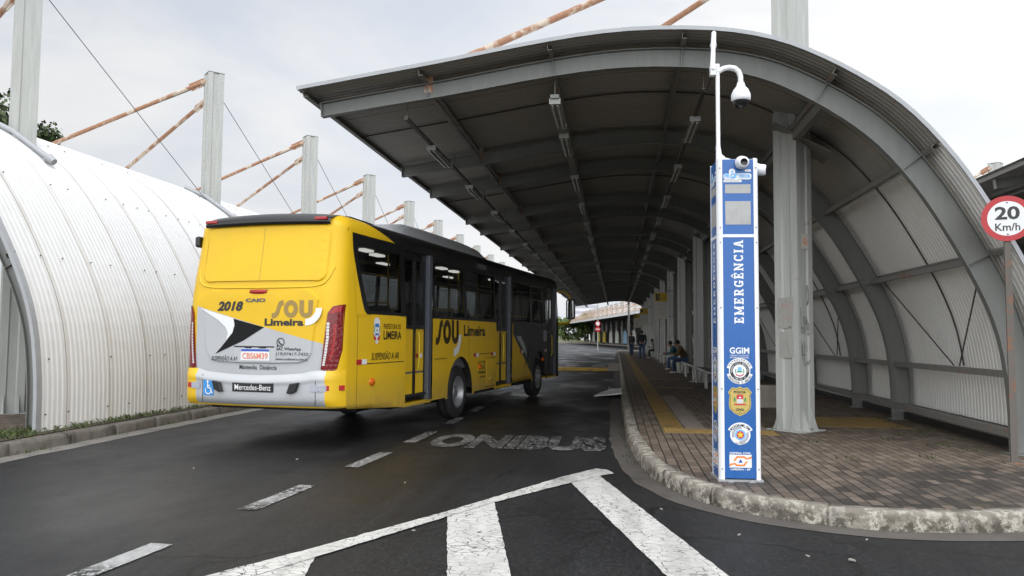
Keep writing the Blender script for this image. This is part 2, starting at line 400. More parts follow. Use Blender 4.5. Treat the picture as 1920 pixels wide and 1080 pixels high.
g = MB(); g.grid([[(x, y, -.03) for x in (-900, 900)] for y in (-200, 1500)]); structure(g.build('ground', 'grass_far'))
g = MB(); g.grid([[(x, y, 0) for x in (-60, 60)] for y in (-25, 215)]); structure(g.build('road', 'road'))
PZ = .15
nose = [(.17, 85), (.165, 40), (.15, 24), (.12, 18), (.15, 13.5), (.17, 11.6), (.27, 9.9), (.37, 8.9), (.55, 8.2), (.80, 7.6), (1.15, 7.17), (1.6, 6.88), (2.05, 6.73),
        (2.5, 6.72), (3.0, 6.80), (3.5, 6.98), (4.1, 7.32), (4.7, 7.85), (5.2, 8.6), (5.55, 9.6), (5.65, 11), (5.65, 13.5), (5.65, 18), (5.65, 26), (5.65, 42), (5.65, 85)]
def smooth_path(p, n):
    """Catmull-Rom resample"""
    P = [Vector((a, b, 0)) for a, b in p]; P = [P[0]*2-P[1]] + P + [P[-1]*2-P[-2]]; out = []
    for i in range(1, len(P)-2):
        L = (P[i+1]-P[i]).length; k = max(2, min(n, int(L/.12)))
        for j in range(k):
            t = j/k; a, b, c, d = P[i-1:i+3]
            q = .5*((2*b)+(-a+c)*t+(2*a-5*b+4*c-d)*t*t+(-a+3*b-3*c+d)*t**3); out.append((q.x, q.y))
    out.append((P[-2].x, P[-2].y)); return out
def inset_path(p, d):
    o = []
    for i, (x, y) in enumerate(p):
        a = Vector(p[max(i-1, 0)]); b = Vector(p[min(i+1, len(p)-1)]); t = (b-a).normalized(); n = Vector((-t.y, t.x)); o.append((x+n.x*d, y+n.y*d))
    return o
def platform(pts, kerbmat, surf, dx=0, dy=0, kname='kerb', pname='platform', rough=.012, flip=False):
    path = smooth_path(pts, 40)
    inn = inset_path(path, .16 if not flip else -.16)
    outw = []
    mb = MB()
    rows = []; run = 0; last = None
    for (x, y), (xi, yi) in zip(path, inn):
        j = lambda k, a: a*mnoise.noise(Vector((x*3+k*9, y*3, k)))
        ux, uy = (xi-x)/.16, (yi-y)/.16
        run += 0 if last is None else (Vector((x, y))-last).length; last = Vector((x, y))
        if run > 1.0:
            run = 0; tx, ty = -uy, ux
            for e_, dd in ((-.022, 0), (-.006, .016), (.006, .016), (.022, 0)):
                X_, Y_ = x+tx*e_, y+ty*e_; rows.append([(X_-ux*(.012-dd), Y_-uy*(.012-dd), -.02), (X_+ux*dd, Y_+uy*dd, PZ-.035-dd*.5), (X_+ux*(.025+dd*.4), Y_+uy*(.025+dd*.4), PZ+.004-dd*.7), (X_+ux*.16, Y_+uy*.16, PZ+.006-dd*.7), (X_+ux*.16, Y_+uy*.16, PZ-.05)])
            continue
        rows.append([(x-ux*.015+j(1, rough), y-uy*.015, -.02), (x+j(2, rough), y, PZ-.035+j(4, rough)), (x+ux*.025+j(3, rough), y+uy*.025, PZ+.004+j(5, rough*.6)), (xi, yi, PZ+.006), (xi, yi, PZ-.05)])
    mb.grid(rows); k = mb.build(kname, kerbmat); k.location = (dx, dy, 0); structure(k)
    mb = MB(); n_ = len(inn); ym = 20 if pts[0][1] > 50 else 10; c_ = (sum(p[0] for p in (pts[0], pts[-1]))/2, ym, PZ)
    mb.add([(a, b, PZ) for a, b in inn]+[c_], [(i, (i+1) % n_, n_) for i in range(n_)]); p = mb.build(pname, surf); p.location = (dx, dy, 0); structure(p)
    return path
kp = platform(nose, 'kerb', 'pavers')
# dirty gutter band along the kerb foot
gp = inset_path(kp, -.26); mb = MB(); mb.grid([[(a[0], a[1], .004), (b[0]+.05*mnoise.noise(Vector((b[0]*2, b[1]*2, 0))), b[1], .004)] for a, b in zip(kp, gp)]); structure(mb.build('gutter', 'gutter'))
# left island under the left shelter
lp = [(-16.9, 85), (-16.9, 42), (-16.9, 24), (-16.9, 15), (-16.9, 11.5), (-16.9, 9), (-16.3, 6.6), (-14, 5.2), (-11, 4.9), (-8.6, 5.6), (-7.75, 7.0), (-7.55, 9), (-7.58, 11), (-7.6, 13.5), (-7.6, 18), (-7.6, 26), (-7.62, 44), (-7.62, 85)]
platform(lp, 'kerb_old', 'pavers', kname='kerb', pname='platform', rough=.03)
mb = MB(); mb.grid([[(-8.75, y, PZ+.012+.03*mnoise.noise(Vector((y, 0, 0)))), (-8.2, y, PZ+.03+.03*mnoise.noise(Vector((y*2, 3, 0)))), (-7.79, y, PZ+.012)] for y in [7.6+.25*i for i in range(150)]]); structure(mb.build('verge', 'soil'))
mb = MB(); mb.grid([[(-7.56+.03*mnoise.noise(Vector((y, 5, 0))), y, .005), (-7.22+.05*mnoise.noise(Vector((y*1.5, 8, 0))), y, .005)] for y in [6+.3*i for i in range(200)]])
MAT['gutter_light'] = simple('pale_gutter', (.16, .15, .135), .7, var=.3, scale=3, grime=((.035, .033, .03), .8)); structure(mb.build('gutter', 'gutter_light'))
# right island of the third shelter
platform([(11.95, 85), (11.95, 42), (11.95, 24), (11.95, 16), (11.95, 12), (12.3, 9), (14, 7.2), (16.5, 7.4), (17.5, 10), (17.5, 13.5), (17.5, 20), (17.5, 40), (17.5, 85)], 'kerb_old', 'pavers')

# ------------------------------------------------------------------ road markings
def mark(name, polys, mat='paint', z=.007):
    mb = MB()
    for p in polys:
        q = []
        for i, a in enumerate(p):
            b = p[(i+1) % len(p)]; a_, b_ = Vector(a), Vector(b); k = max(1, min(60, int((b_-a_).length/.05)))
            for j in range(k):
                v = a_.lerp(b_, j/k); w_ = 0 if j == 0 else 1
                q.append((v.x+w_*.010*mnoise.noise(Vector((v.x*9, v.y*9, 1)))+w_*.006*mnoise.noise(Vector((v.x*37, v.y*37, 4))), v.y+w_*.010*mnoise.noise(Vector((v.x*9, v.y*9, 7)))+w_*.006*mnoise.noise(Vector((v.x*37, v.y*37, 9)))))
        decal(mb, q, lambda x, y: (x, y, z))
    return structure(mb.build(name, mat))
def quad(x0, y0, x1, y1, w): 
    d = Vector((x1-x0, y1-y0)).normalized(); n = Vector((-d.y, d.x))*w/2
    return [(x0-n.x, y0-n.y), (x1-n.x, y1-n.y), (x1+n.x, y1+n.y), (x0+n.x, y0+n.y)][::-1]
cx = lambda y: -2.93-.46*max(0, (13-y)/8.5)**1.6
for y0, y1 in ((2.0, 3.2), (4.25, 5.40), (6.55, 7.71), (8.84, 10.02), (11.0, 12.3), (13.4, 14.55), (15.7, 16.9), (18, 19.2), (20.3, 21.5), (22.6, 23.8)):
    mark('lane_dash', [quad(cx(y0), y0, cx(y1), y1, .18)], 'paint_thin')
mark('zebra_line', [[(-3.05, 4.0), (-2.72, 4.0), (-2.28, 4.81), (-2.02, 5.35), (-1.15, 7.17), (-.48, 8.30), (-.16, 8.80), (-.03, 8.93), (-.10, 9.16), (-.24, 9.24), (-.60, 8.62), (-1.46, 6.81), (-2.2, 5.42), (-2.56, 4.79)]], z=.011)
mark('zebra_stripe', [[(-2.55, 4.0), (-1.80, 4.0), (-1.99, 4.88), (-2.10, 5.36), (-2.33, 5.0)]])
mark('zebra_stripe', [[(-.78, 3.6), (-.36, 3.6), (-.68, 5.07), (-1.13, 7.24), (-1.45, 6.66)]])
mark('zebra_stripe', [[(.74, 3.6), (1.18, 3.6), (.72, 5.29), (-.19, 8.79), (-.50, 8.40), (.32, 5.23)]])
mb = MB(); add_text(mb, 'ONIBUS', lambda x, y: (x, y, .009), width=2.56, height=1.5, bold=.06, x0=-2.70, y0=10.6); structure(mb.build('road_lettering', 'paint_worn'))
# raised crossing at the far end of the bay
mb = MB(); mb.grid([[(x, y, z) for x in (-7.3, -.35)] for y, z in ((35.6, .004), (36.6, .10), (42, .10), (43, .004))]); structure(mb.build('raised_crossing', 'road'))
mb = MB(); mb.box((-7.3, 35.5, -.01), (-.40, 36.3, .135)); structure(mb.build('crossing_edge', 'paint_yellow', bevel=.02))
for k in range(5): mark('crossing_stripe', [[(-6.6+1.35*k, 37.6), (-6.0+1.35*k, 37.6), (-6.0+1.35*k, 41.2), (-6.6+1.35*k, 41.2)]], 'paint_thin', .107)
for k in range(4): mark('lane_dash', [quad(-2.9, 48+6*k, -2.9, 51+6*k, .3)], 'paint_thin')
mb = MB(); mb.box((-.4, 35.4, .0), (.16, 43.0, .12)); structure(mb.build('kerb_ramp', 'concrete', bevel=.03))

# tactile paving and tiles on the platform
def strip(name, x0, y0, x1, y1, mat, along='y', ribs=4, z=PZ+.004):
    mb = MB(); mb.box((x0, y0, z-.03), (x1, y1, z))
    if along == 'y':
        w = (x1-x0)/ribs
        for k in range(ribs): mb.box((x0+w*(k+.28), y0+.02, z-.002), (x0+w*(k+.72), y1-.02, z+.006))
    elif along == 'x':
        w = (y1-y0)/ribs
        for k in range(ribs): mb.box((x0+.02, y0+w*(k+.28), z-.002), (x1-.02, y0+w*(k+.72), z+.006))
    return structure(mb.build(name, mat))
strip('tactile_paving', .70, 12.25, 1.02, 70, 'tactile')
strip('tactile_paving', .70, 11.70, 2.35, 12.22, 'tactile', 'x', 5)
strip('tactile_paving', 3.1, 13.0, 4.6, 14.6, 'tactile', 'n')
strip('tile_strip', 1.06, 12.26, 1.36, 19, 'grey_tile', 'n')
strip('tile_strip', 1.62, 12.26, 2.3, 14.2, 'grey_tile', 'n')
for y in (22.0, 26.2): strip('tactile_paving', 1.05, y, 2.1, y+.35, 'tactile', 'n')

# ------------------------------------------------------------------ shelters
INNER = [(-4.13, 4.63), (-3.16, 4.76), (-2.25, 4.88), (-.84, 5.09), (.17, 5.17), (1.16, 5.12), (1.84, 4.97), (2.38, 4.72), (2.91, 4.38), (3.33, 4.02), (3.73, 3.53), (4.08, 2.97), (4.46, 2.24), (4.69, 1.6), (4.79, .88), (4.81, .15)]
def catmull(p, k=3):
    P = [Vector(a) for a in p]; P = [P[0]*2-P[1]] + P + [P[-1]*2-P[-2]]; o = []
    for i in range(1, len(P)-2):
        for j in range(k):
            t = j/k; a, b, c, d = P[i-1:i+3]; o.append(.5*((2*b)+(-a+c)*t+(2*a-5*b+4*c-d)*t*t+(-a+3*b-3*c+d)*t**3))
    return o + [P[-2]]
INS = catmull(INNER)
def normals(p):
    o = []
    for i in range(len(p)):
        t = (p[min(i+1, len(p)-1)]-p[max(i-1, 0)]).normalized(); o.append(Vector((-t.y, t.x)))
    return o
NRM = normals(INS)
NP = len(INS)
depth = lambda i: .20+.11*min(1, i/(NP*.55))
OUT = [p+n*depth(i) for i, (p, n) in enumerate(zip(INS, NRM))]
SHT = [p+n*(depth(i)+.12) for i, (p, n) in enumerate(zip(INS, NRM))]
SHT[0] = SHT[0]+(SHT[0]-SHT[1])*.55
def rib_mesh():
    mb = MB(); w = .055
    vs = []
    for p, q in zip(INS, OUT):
        for y in (-.007, .007): vs += [(p.x, y, p.y), (q.x, y, q.y)]
    n = NP
    fs = []
    for i in range(n-1):
        a, b = i*4, (i+1)*4
        fs += [(a, a+1, b+1, b), (a+2, b+2, b+3, a+3)]
    mb.add(vs, fs)
    for C, s in ((INS, 1), (OUT, -1)):
        vs = []
        for p, nn in zip(C, NRM):
            q = p+nn*.012*s
            vs += [(p.x, -w, p.y), (p.x, w, p.y), (q.x, -w, q.y), (q.x, w, q.y)]
        fs = []
        for i in range(n-1):
            a, b = i*4, (i+1)*4
            fs += [(a, a+1, b+1, b), (a+2, b+2, b+3, a+3), (a, b, b+2, a+2), (a+1, a+3, b+3, b+1)]
        fs += [(0, 2, 3, 1), (4*n-4, 4*n-3, 4*n-1, 4*n-2)]
        mb.add(vs, fs)
    # end plate at the eave and stiffeners where the purlins land
    p, q = INS[0], OUT[0]; mb.box((p.x-.012, -w, p.y), (p.x, w, q.y))
    for i in PURL:
        a, b = INS[i], OUT[i]
        d = (INS[min(i+1, NP-1)]-INS[max(i-1, 0)]).normalized()*.005
        mb.add([(a.x-d.x, -w, a.y-d.y), (a.x+d.x, -w, a.y+d.y), (b.x+d.x, -w, b.y+d.y), (b.x-d.x, -w, b.y-d.y), (a.x-d.x, w, a.y-d.y), (a.x+d.x, w, a.y+d.y), (b.x+d.x, w, b.y+d.y), (b.x-d.x, w, b.y-d.y)],
               [(0,1,2,3),(7,6,5,4),(0,4,5,1),(2,6,7,3),(1,5,6,2),(0,3,7,4)])
    b = INS[-1]; mb.box((b.x-.05, -.11, .13), (OUT[-1].x+.05, .11, .165))
    return mb.mesh('rib', 'steel')
def near_i(x, z): return min(range(NP), key=lambda i: (OUT[i]-Vector((x, z))).length)
PURL = [near_i(-4.0, 4.85), near_i(-2.5, 5.12), near_i(-.8, 5.34), near_i(.95, 5.4), near_i(2.62, 4.9), near_i(3.82, 3.95), near_i(4.72, 2.65)]
RIB = rib_mesh()
PER = 6.45
def sheet(name, mat, C, y0, y1, corr, parent, off=0, i0=0, i1=None, screws=False):
    i1 = i1 or NP; mb = MB(); ys = []
    if corr:
        k = 0; y = y0
        while y < min(y1, corr): 
            for f, h in ((0, 0), (.034, 0), (.048, 1), (.086, 1)): ys.append((y+f, h*(.006 if screws else .010)))
            y += .1
        while y < y1: ys.append((y, 0)); y += 2
    else: ys = [(y0+(y1-y0)*k/20, 0) for k in range(20)]
    ys.append((y1, 0))
    rows = []
    idx = list(range(i0, i1))
    for y, h in ys: rows.append([(C[i].x+NRM[i].x*(h+off), y, C[i].y+NRM[i].y*(h+off)) for i in idx])
    mb.grid(rows, sm=False)
    mats = [mat]
    if screws:
        mats.append('darkrod')
        rnd = random.Random(3)
        for pi in PURL[1:]+[near_i(4.95, 1.15), near_i(4.95, .5)]:
            for k in range(64):
                y = y0+.17+.48*k+rnd.uniform(-.1, .1); p = C[pi]+NRM[pi]*.02
                if rnd.random() < .8: mb.tube([(p.x, y, p.y), (p.x+NRM[pi].x*.012, y, p.y+NRM[pi].y*.012)], .013, 6, 1)
    return mb.build(name, mats, parent)
def mast_mesh(low, top, cap=True):
    mb = MB(); a = .20; c, g_ = a, .035
    # square tube turned 45 degrees, with a shallow groove down every face
    def ringp():
        pts = []
        for k in range(4):
            t = R(90*k); e1 = Vector((math.cos(t), math.sin(t))); e2 = Vector((-math.sin(t), math.cos(t)))
            for u, w in ((-1, 0), (-.42, 0), (-.3, -.022), (.3, -.022), (.42, 0)):
                q = e1*(c+w)+e2*(c*u); pts.append(q)
        m = Matrix.Rotation(R(45), 2); return [m @ q for q in pts]
    rp = ringp(); n = len(rp)
    vs = [(q.x, q.y, low) for q in rp]+[(q.x, q.y, top) for q in rp]
    mb.add(vs, [(i, (i+1) % n, n+(i+1) % n, n+i) for i in range(n)]+[tuple(range(n, 2*n))])
    return mb
def canopy(name, label, dx, dy, rot=0, nb=11, corr_in=0, corr_out=0, screws=False, cables=True, wall=True, rods=True, lining='lining'):
    root = empty(name, (dx, dy, 0), rot, label, 'bus shelter', 'corrugated bus shelters')
    y0, y1 = 9.93, 14.5+PER*(nb-1)+.6
    if wall:
        sheet('roof_sheet', 'sheet', SHT, y0, y1, corr_out, root, 0, 0, NP if screws else NP-1, screws)
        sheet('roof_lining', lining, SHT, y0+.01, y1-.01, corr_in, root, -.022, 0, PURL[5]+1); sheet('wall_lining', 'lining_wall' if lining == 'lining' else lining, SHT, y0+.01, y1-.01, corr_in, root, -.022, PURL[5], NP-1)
    # folded flashing along the front edge and along the eave
    mb = MB(); n = NP if screws else NP-1
    vs = []
    for i in range(n):
        p, q = SHT[i]-NRM[i]*.02, SHT[i]+NRM[i]*.032
        vs += [(p.x, y0-.004, p.y), (q.x, y0-.004, q.y), (q.x, y0+.10, q.y)]
    fs = []
    for i in range(n-1): a, b = 3*i, 3*i+3; fs += [(a, a+1, b+1, b), (a+1, a+2, b+2, b+1)]
    mb.add(vs, fs); mb.build('edge_flashing', 'galv', root)
    for k in range(nb):
        for y in (10.35, 14.5):
            o = bpy.data.objects.new('rib', RIB); COL.objects.link(o); o.parent = root; o.location = (0, y+PER*k, 0)
    for pi in PURL:
        p, q = OUT[pi], SHT[pi]-NRM[pi]*.03; m_ = (p+q)/2+NRM[pi]*.003; t = Vector((NRM[pi].y, -NRM[pi].x))
        mb = MB(); hh = .042
        # C section: web plus two lips
        prof = [(-hh, -.03), (hh, -.03), (hh, .03), (hh-.006, .03), (hh-.006, -.024), (-hh+.006, -.024), (-hh+.006, .03), (-hh, .03)]
        def fn(a, b, y, m_=m_, t=t, pi=pi): q = m_+NRM[pi]*a+t*b; return (q.x, y, q.y)
        mb.prism(prof, fn, y0+.06, y1-.06); 
        # lower chord seen below the sheet between the ribs
        mb.build('purlin', 'girt', root)
    # girts between the ribs on their inner side
    ribs = sorted(10.35+PER*k+d for k in range(nb) for d in (0, 4.15))
    for pi, hgt in ((PURL[1], .06), (PURL[2], .06), (PURL[3], .06), (PURL[4], .07), (PURL[5], .08), (PURL[6], .08)):
        mb = MB(); c_ = (INS[pi]*.45+OUT[pi]*.55)
        for a, b in zip(ribs[:-1], ribs[1:]): mb.beam((c_.x, a+.06, c_.y), (c_.x, b-.06, c_.y), .05, hgt)
        mb.build('tie_beam', 'girt', root)
    if wall:
        for z, h, w in ((1.12, .085, .10), (.40, .09, .12)):
            mb = MB(); x = 4.80 if z < 1 else 4.84
            for a, b in zip(ribs[:-1], ribs[1:]): mb.box((x, a+.06, z-h/2), (x+w, b-.06, z+h/2))
            mb.build('girt', 'girt', root)
        mb = MB()
        for a, b in zip(ribs[:-1], ribs[1:]): mb.box((4.98, a+.06, .17), (5.06, b-.06, .29))
        mb.build('gutter_pipe', 'black', root)
    if rods:
        pw = [SHT[i]-NRM[i]*.045 for i in range(NP)]
        for k in range(nb):
            a, b = 10.35+PER*k, 14.5+PER*k; m_ = (a+b)/2
            i1 = near_i(4.84, 1.16); i2 = PURL[6]
            mb = MB()
            for ya in (a+.1, b-.1):
                p, q = pw[i2], pw[i1]; mb.tube([(p.x-.08, ya, p.y), (q.x-.10, ya+(m_-ya)*.95, q.y)], .011, 5)
            mb.build('brace_rod', 'darkrod', root)
            mb = MB(); mb.tube([(p.x-.02*0, m_, p.y) for p in pw[PURL[0]:NP-4]], .013, 4); mb.build('sag_rod', 'darkrod', root)
    # masts and their hanger pipes
    mm = mast_mesh(.15, 8.35).mesh('mast', 'steel_mast')
    bp = MB(); bp.cbox((0, 0, .158), (.62, .62, .016), 0, R(45))
    for k in range(4):
        for s_ in (-.11, .11):
            t = R(45+90*k); e1 = Vector((math.cos(t), math.sin(t), 0)); e2 = Vector((-math.sin(t), math.cos(t), 0))
            f = lambda x, z, th, e1=e1, e2=e2, s_=s_: tuple(e1*x+e2*(s_+th)+Vector((0, 0, z)))
            bp.prism([(.197, .16), (.33, .16), (.30, .20), (.197, .50)], f, -.005, .005)
    bpm = bp.mesh('base_plate', 'steel_mast')
    cp = MB(); cp.cbox((0, 0, 8.36), (.41, .41, .018), 0, R(45)); cpm = cp.mesh('cap_plate', 'steel'); cp = MB(); cp.prism([(-.32, 4.86), (-.32, 4.84), (.55, 4.34), (.55, 4.36)], lambda a, b, t: (a, t, b), -.33, .33); cp.box((-.05, -2.0, 4.58), (.05, -.29, 4.74)); cp.box((-.05, .29, 4.58), (.05, 1.95, 4.74)); hbm = cp.mesh('head_beam', 'girt')
    sts = []
    for d in (-2.08, 2.07):
        mb = MB(); top = Vector((-.2, 0.0, 8.2 if d < 0 else 7.68)); end = Vector((-5.32, d, 5.2)); mb.tube([top, end], .05, 10)
        mb.tube([top+Vector((.1, 0, 0)), top+(end-top).normalized()*.16], .075, 8); g0 = top+(end-top).normalized()*.05; mb.beam(g0, g0+(end-top).normalized()*.42, .014, .2); [mb.tube([g0+(end-top).normalized()*q_+Vector((0, -.03, 0)), g0+(end-top).normalized()*q_+Vector((0, .03, 0))], .018, 6) for q_ in (.24, .34)]; mb.cbox(end-Vector((0, 0, .12)), (.12, .03, .3)); sts.append(mb.mesh('hanger_pipe', 'rust_pipe'))
    mb = MB(); mb.tube([(-.2, 0, 8.12), (-5.3, -2.08, 5.25)], .008, 4); stay = mb.mesh('stay_cable', 'cable')
    mb = MB(); mb.tube([(.15, .1, 7.75), (.0, PER-.25, 5.0)], .011, 4); mb.tube([(0, PER-.25, 5.0), (0, PER-.2, 4.7)], .03, 6); stay2 = mb.mesh('stay_cable', 'cable')
    for k in range(nb):
        loc = (2.72, 12.43+PER*k, 0)
        ms = None
        for nm, me in [('mast', mm), ('base_plate', bpm), ('cap_plate', cpm), ('head_beam', hbm), ('hanger_pipe', sts[0]), ('hanger_pipe', sts[1])]+([('stay_cable', stay), ('stay_cable', stay2)] if cables and k < nb-1 else []):
            o = bpy.data.objects.new(nm, me); COL.objects.link(o)
            if nm == 'mast': ms = o; o.parent = root; o.location = loc
            elif nm in ('base_plate', 'cap_plate', 'head_beam'): o.parent = ms
            else: o.parent = root; o.location = loc
    # saddle drains on the roof at each mast
    if screws:
        for k in range(4):
            mb = MB(); y = 12.43+PER*k
            i = near_i(2.62, 4.9); p = SHT[i]+NRM[i]*.06
            a = SHT[i-3]+NRM[i-3]*.05; b = SHT[i+4]+NRM[i+4]*.08
            mb.tube([(a.x, y-.34, a.y), (p.x, y-.34, p.y+.02), (b.x, y-.34, b.y)], .05, 8); mb.tube([(b.x-.02, y-.34, b.y+.02), (b.x+.10, y-.34, b.y-.06)], [.085, .06], 10); mb.build('roof_drain', 'galv', root)
    return root
main = canopy('bus_shelter', 'grey vaulted bus shelter over the paved platform with the blue totem in front', 0, 0, 0, 11, corr_in=42)
left = canopy('bus_shelter', 'white corrugated vault beside the bus, with a row of tall masts on its ridge', -13.2, -.15, 0, 11, corr_out=40, screws=True)
third = canopy('bus_shelter', 'dark shelter eave and pale mast behind the round speed sign', 11.8, 0, 0, 7, cables=False, rods=False)
phi = R(9.5)
# far shelter: its eave starts past the end of the tunnel and runs away to the left
def far_loc(ex, ey):   # world point of the local eave corner (-4.3, 9.93)
    c, s = math.cos(phi), math.sin(phi); return ex-(-4.3*c-9.93*s), ey-(-4.3*s+9.93*c)
fx, fy = far_loc(4.2, 90)
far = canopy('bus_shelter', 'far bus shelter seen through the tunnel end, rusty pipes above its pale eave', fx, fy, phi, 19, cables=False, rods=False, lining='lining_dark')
mb = MB(); mb.beam((-4.32, 9.95, 4.72), (-4.32, 14.5+PER*18+.6, 4.72), .05, .34); mb.build('eave_gutter', 'white_alu', far)
mb = MB(); c_, s_ = math.cos(phi), math.sin(phi)
tw = lambda x, y: (fx+x*c_-y*s_, fy+x*s_+y*c_)
mb.prism([tw(.1, 5), tw(5.6, 5), tw(5.6, 140), tw(.1, 140)], lambda x, y, t: (x, y, t), 0, .15); structure(mb.build('platform', 'concrete'))
MAT['yellow_opening'] = simple('yellow_opening', (.62, .47, .06), .5, var=.08)  # coloured panels added in place of bright arch openings in the far wall
MAT['blue_opening'] = simple('blue_opening', (.28, .48, .66), .5, var=.08)
MAT['pale_opening'] = simple('pale_opening', (.66, .66, .60), .5, var=.08)
for k, (mt, nm, yy) in enumerate((('pale_opening', 'white', 54.5), ('blue_opening', 'blue', 63), ('pale_opening', 'white', 72), ('pale_opening', 'white', 79.5), ('yellow_opening', 'yellow', 88.5), ('yellow_opening', 'yellow', 96.5), ('pale_opening', 'white', 105))):
    mb = MB(); hw_ = 1.9; poly = [(-hw_, .25), (hw_, .25), (hw_, 1.7)]+[(hw_*math.cos(R(a)), 1.7+.95*math.sin(R(a))) for a in range(15, 180, 15)]+[(-hw_, 1.7)]
    X, Y = tw(1.9, yy)
    mb.prism(poly, lambda a, b, t: (t, a, b), -.03, .03); o = mb.build('opening_panel', mt); o.location = (X, Y, .15); o.rotation_euler = (0, 0, phi)
    mb = MB()
    for a in (-1.4, 1.4): mb.box((-.02, a-.02, 0), (.02, a+.02, .27))
    l_ = mb.build('stand', 'steel', o)
    tag(o, ('arch topped %s panel in place of a bright far opening, ' % nm)+['nearest of the row', 'second of the row', 'third of the row', 'fourth of the row', 'fifth of the row', 'sixth of the row', 'farthest of the row'][k], 'board', 'arched panels in place of far openings')
# ------------------------------------------------------------------ trees and the far backdrop
def leaf_mat(name, a, b):
    t = NT(name); oi = t.n('ShaderNodeNewGeometry')
    c = t.mix(oi.outputs['Random Per Island'], a, b); c = t.mix(t.math('MULTIPLY', t.noise(.5, 4), .5), c, mul(a, .6))
    return t.out(c, .6, 0, .3)
MAT['leaf'] = leaf_mat('dark_leaves', (.022, .042, .012), (.075, .105, .03))
MAT['leaf2'] = leaf_mat('green_leaves', (.10, .16, .045), (.24, .30, .11))
MAT['bark'] = simple('bark', (.07, .055, .042), .9, var=.4, scale=8, bump=.5)
def tree(name, loc, h, crown_r, mat, seed, label, group, nleaf=2600, leaf=.28, trunk_h=None):
    rnd = random.Random(seed); root = empty(name, loc, rnd.uniform(0, 6.28), label, 'tree', group)
    th = trunk_h or h*.35; mb = MB()
    mb.tube([(0, 0, -.1), (.06, .03, th*.5), (.02, -.05, th), (.1, .06, h*.8)], [h*.024, h*.018, h*.015, h*.004], 8)
    blobs = []
    for k in range(11):
        a = rnd.uniform(0, 6.28); rr = crown_r*rnd.uniform(.25, .8); z = th+(h-th)*rnd.uniform(.15, .88)
        p = Vector((math.cos(a)*rr, math.sin(a)*rr, z)); blobs.append((p, crown_r*rnd.uniform(.28, .5)))
        b0 = Vector((.05, 0, th*rnd.uniform(.7, 1.2))); mb.tube([b0, (b0+p)/2+Vector((0, 0, -.1*h*.2)), p], [h*.010, h*.007, h*.003], 5)
    blobs.append((Vector((0, 0, h-crown_r*.4)), crown_r*.42))
    mb.build('trunk', 'bark', root)
    mb = MB()
    for k in range(nleaf):
        p, r_ = rnd.choice(blobs); d = Vector((rnd.gauss(0, 1), rnd.gauss(0, 1), rnd.gauss(0, .8))).normalized()*r_*rnd.uniform(.45, 1.12)
        q = p+d; n = (d.normalized()+Vector((rnd.uniform(-1, 1), rnd.uniform(-1, 1), rnd.uniform(-.3, 1)))).normalized()
        u = n.orthogonal().normalized()*leaf*rnd.uniform(.6, 1.3); v = n.cross(u).normalized()*leaf*rnd.uniform(.3, .6)
        mb.add([q-u, q-v+u*.1, q+u, q+v+u*.1], [(0, 1, 2, 3)])
    mb.build('crown', mat, root); return root
tree('broad_tree', (-40.3, 40, 0), 16.8, 5.0, 'leaf', 4, 'dark leafy tree rising behind the white vault at the left edge', None, 9000, .26)
tree('broad_tree', (-35.0, 43, 0), 14.6, 2.0, 'leaf', 8, 'small dark tree top peeking over the vault ridge by the nearest mast', None, 3000, .2)
tree('broad_tree', (25.5, 52, 0), 11.6, 3.2, 'leaf', 9, 'dark tree top showing beside the mast at the right edge', None, 2600, .28)
rnd = random.Random(5)
for k in range(20):
    tree('hedge_tree', (-40+2.3*k+rnd.uniform(-.6, .6), 196+rnd.uniform(-3, 3), 0), rnd.uniform(5.8, 7.6), rnd.uniform(2.4, 3.0), 'leaf2', 20+k, 'green bushy tree in the row beyond the far end of the road', 'trees beyond the far road', 750, .42, .6)
mb = MB(); mb.grid([[(x, y, .05+.6*mnoise.noise(Vector((x*.2, y*.2, 0)))**2) for x in range(-40, 41, 2)] for y in (182, 188, 194, 205)]); structure(mb.build('grass_bank', MAT['grass_far']))
mb = MB(); mb.box((-60, 178, 0), (40, 178.4, .5)); tag(mb.build('low_wall', 'concrete'), 'low pale wall in front of the far green trees', 'wall')
MAT['tower'] = simple('haze_pale_tower', (.66, .64, .68), .8, var=.05); MAT['tower_glass'] = simple('tower_windows', (.42, .42, .47), .4)  # wall and window colours paled to stand in for distance haze
for bx, bw, bh, lab in ((-16, 14, 27, 'pale lilac office block far beyond the trees, the wider one'), (-40, 9, 21, 'pale lilac office block far beyond the trees, the narrower one')):
    b = empty('office_block', (bx, 420, 0), 0, lab, 'building'); mb = MB(); mb.box((-bw/2, 0, 0), (bw/2, 12, bh)); mb.box((-bw*.2, 2, bh), (bw*.15, 8, bh+2.4)); mb.build('wall', 'tower', b)
    for k in range(int(bh/3.2)):
        mb = MB(); mb.box((-bw*.44, -.12, 1.2+3.2*k), (bw*.44, -.003, 2.7+3.2*k)); mb.build('window', 'tower_glass', b)

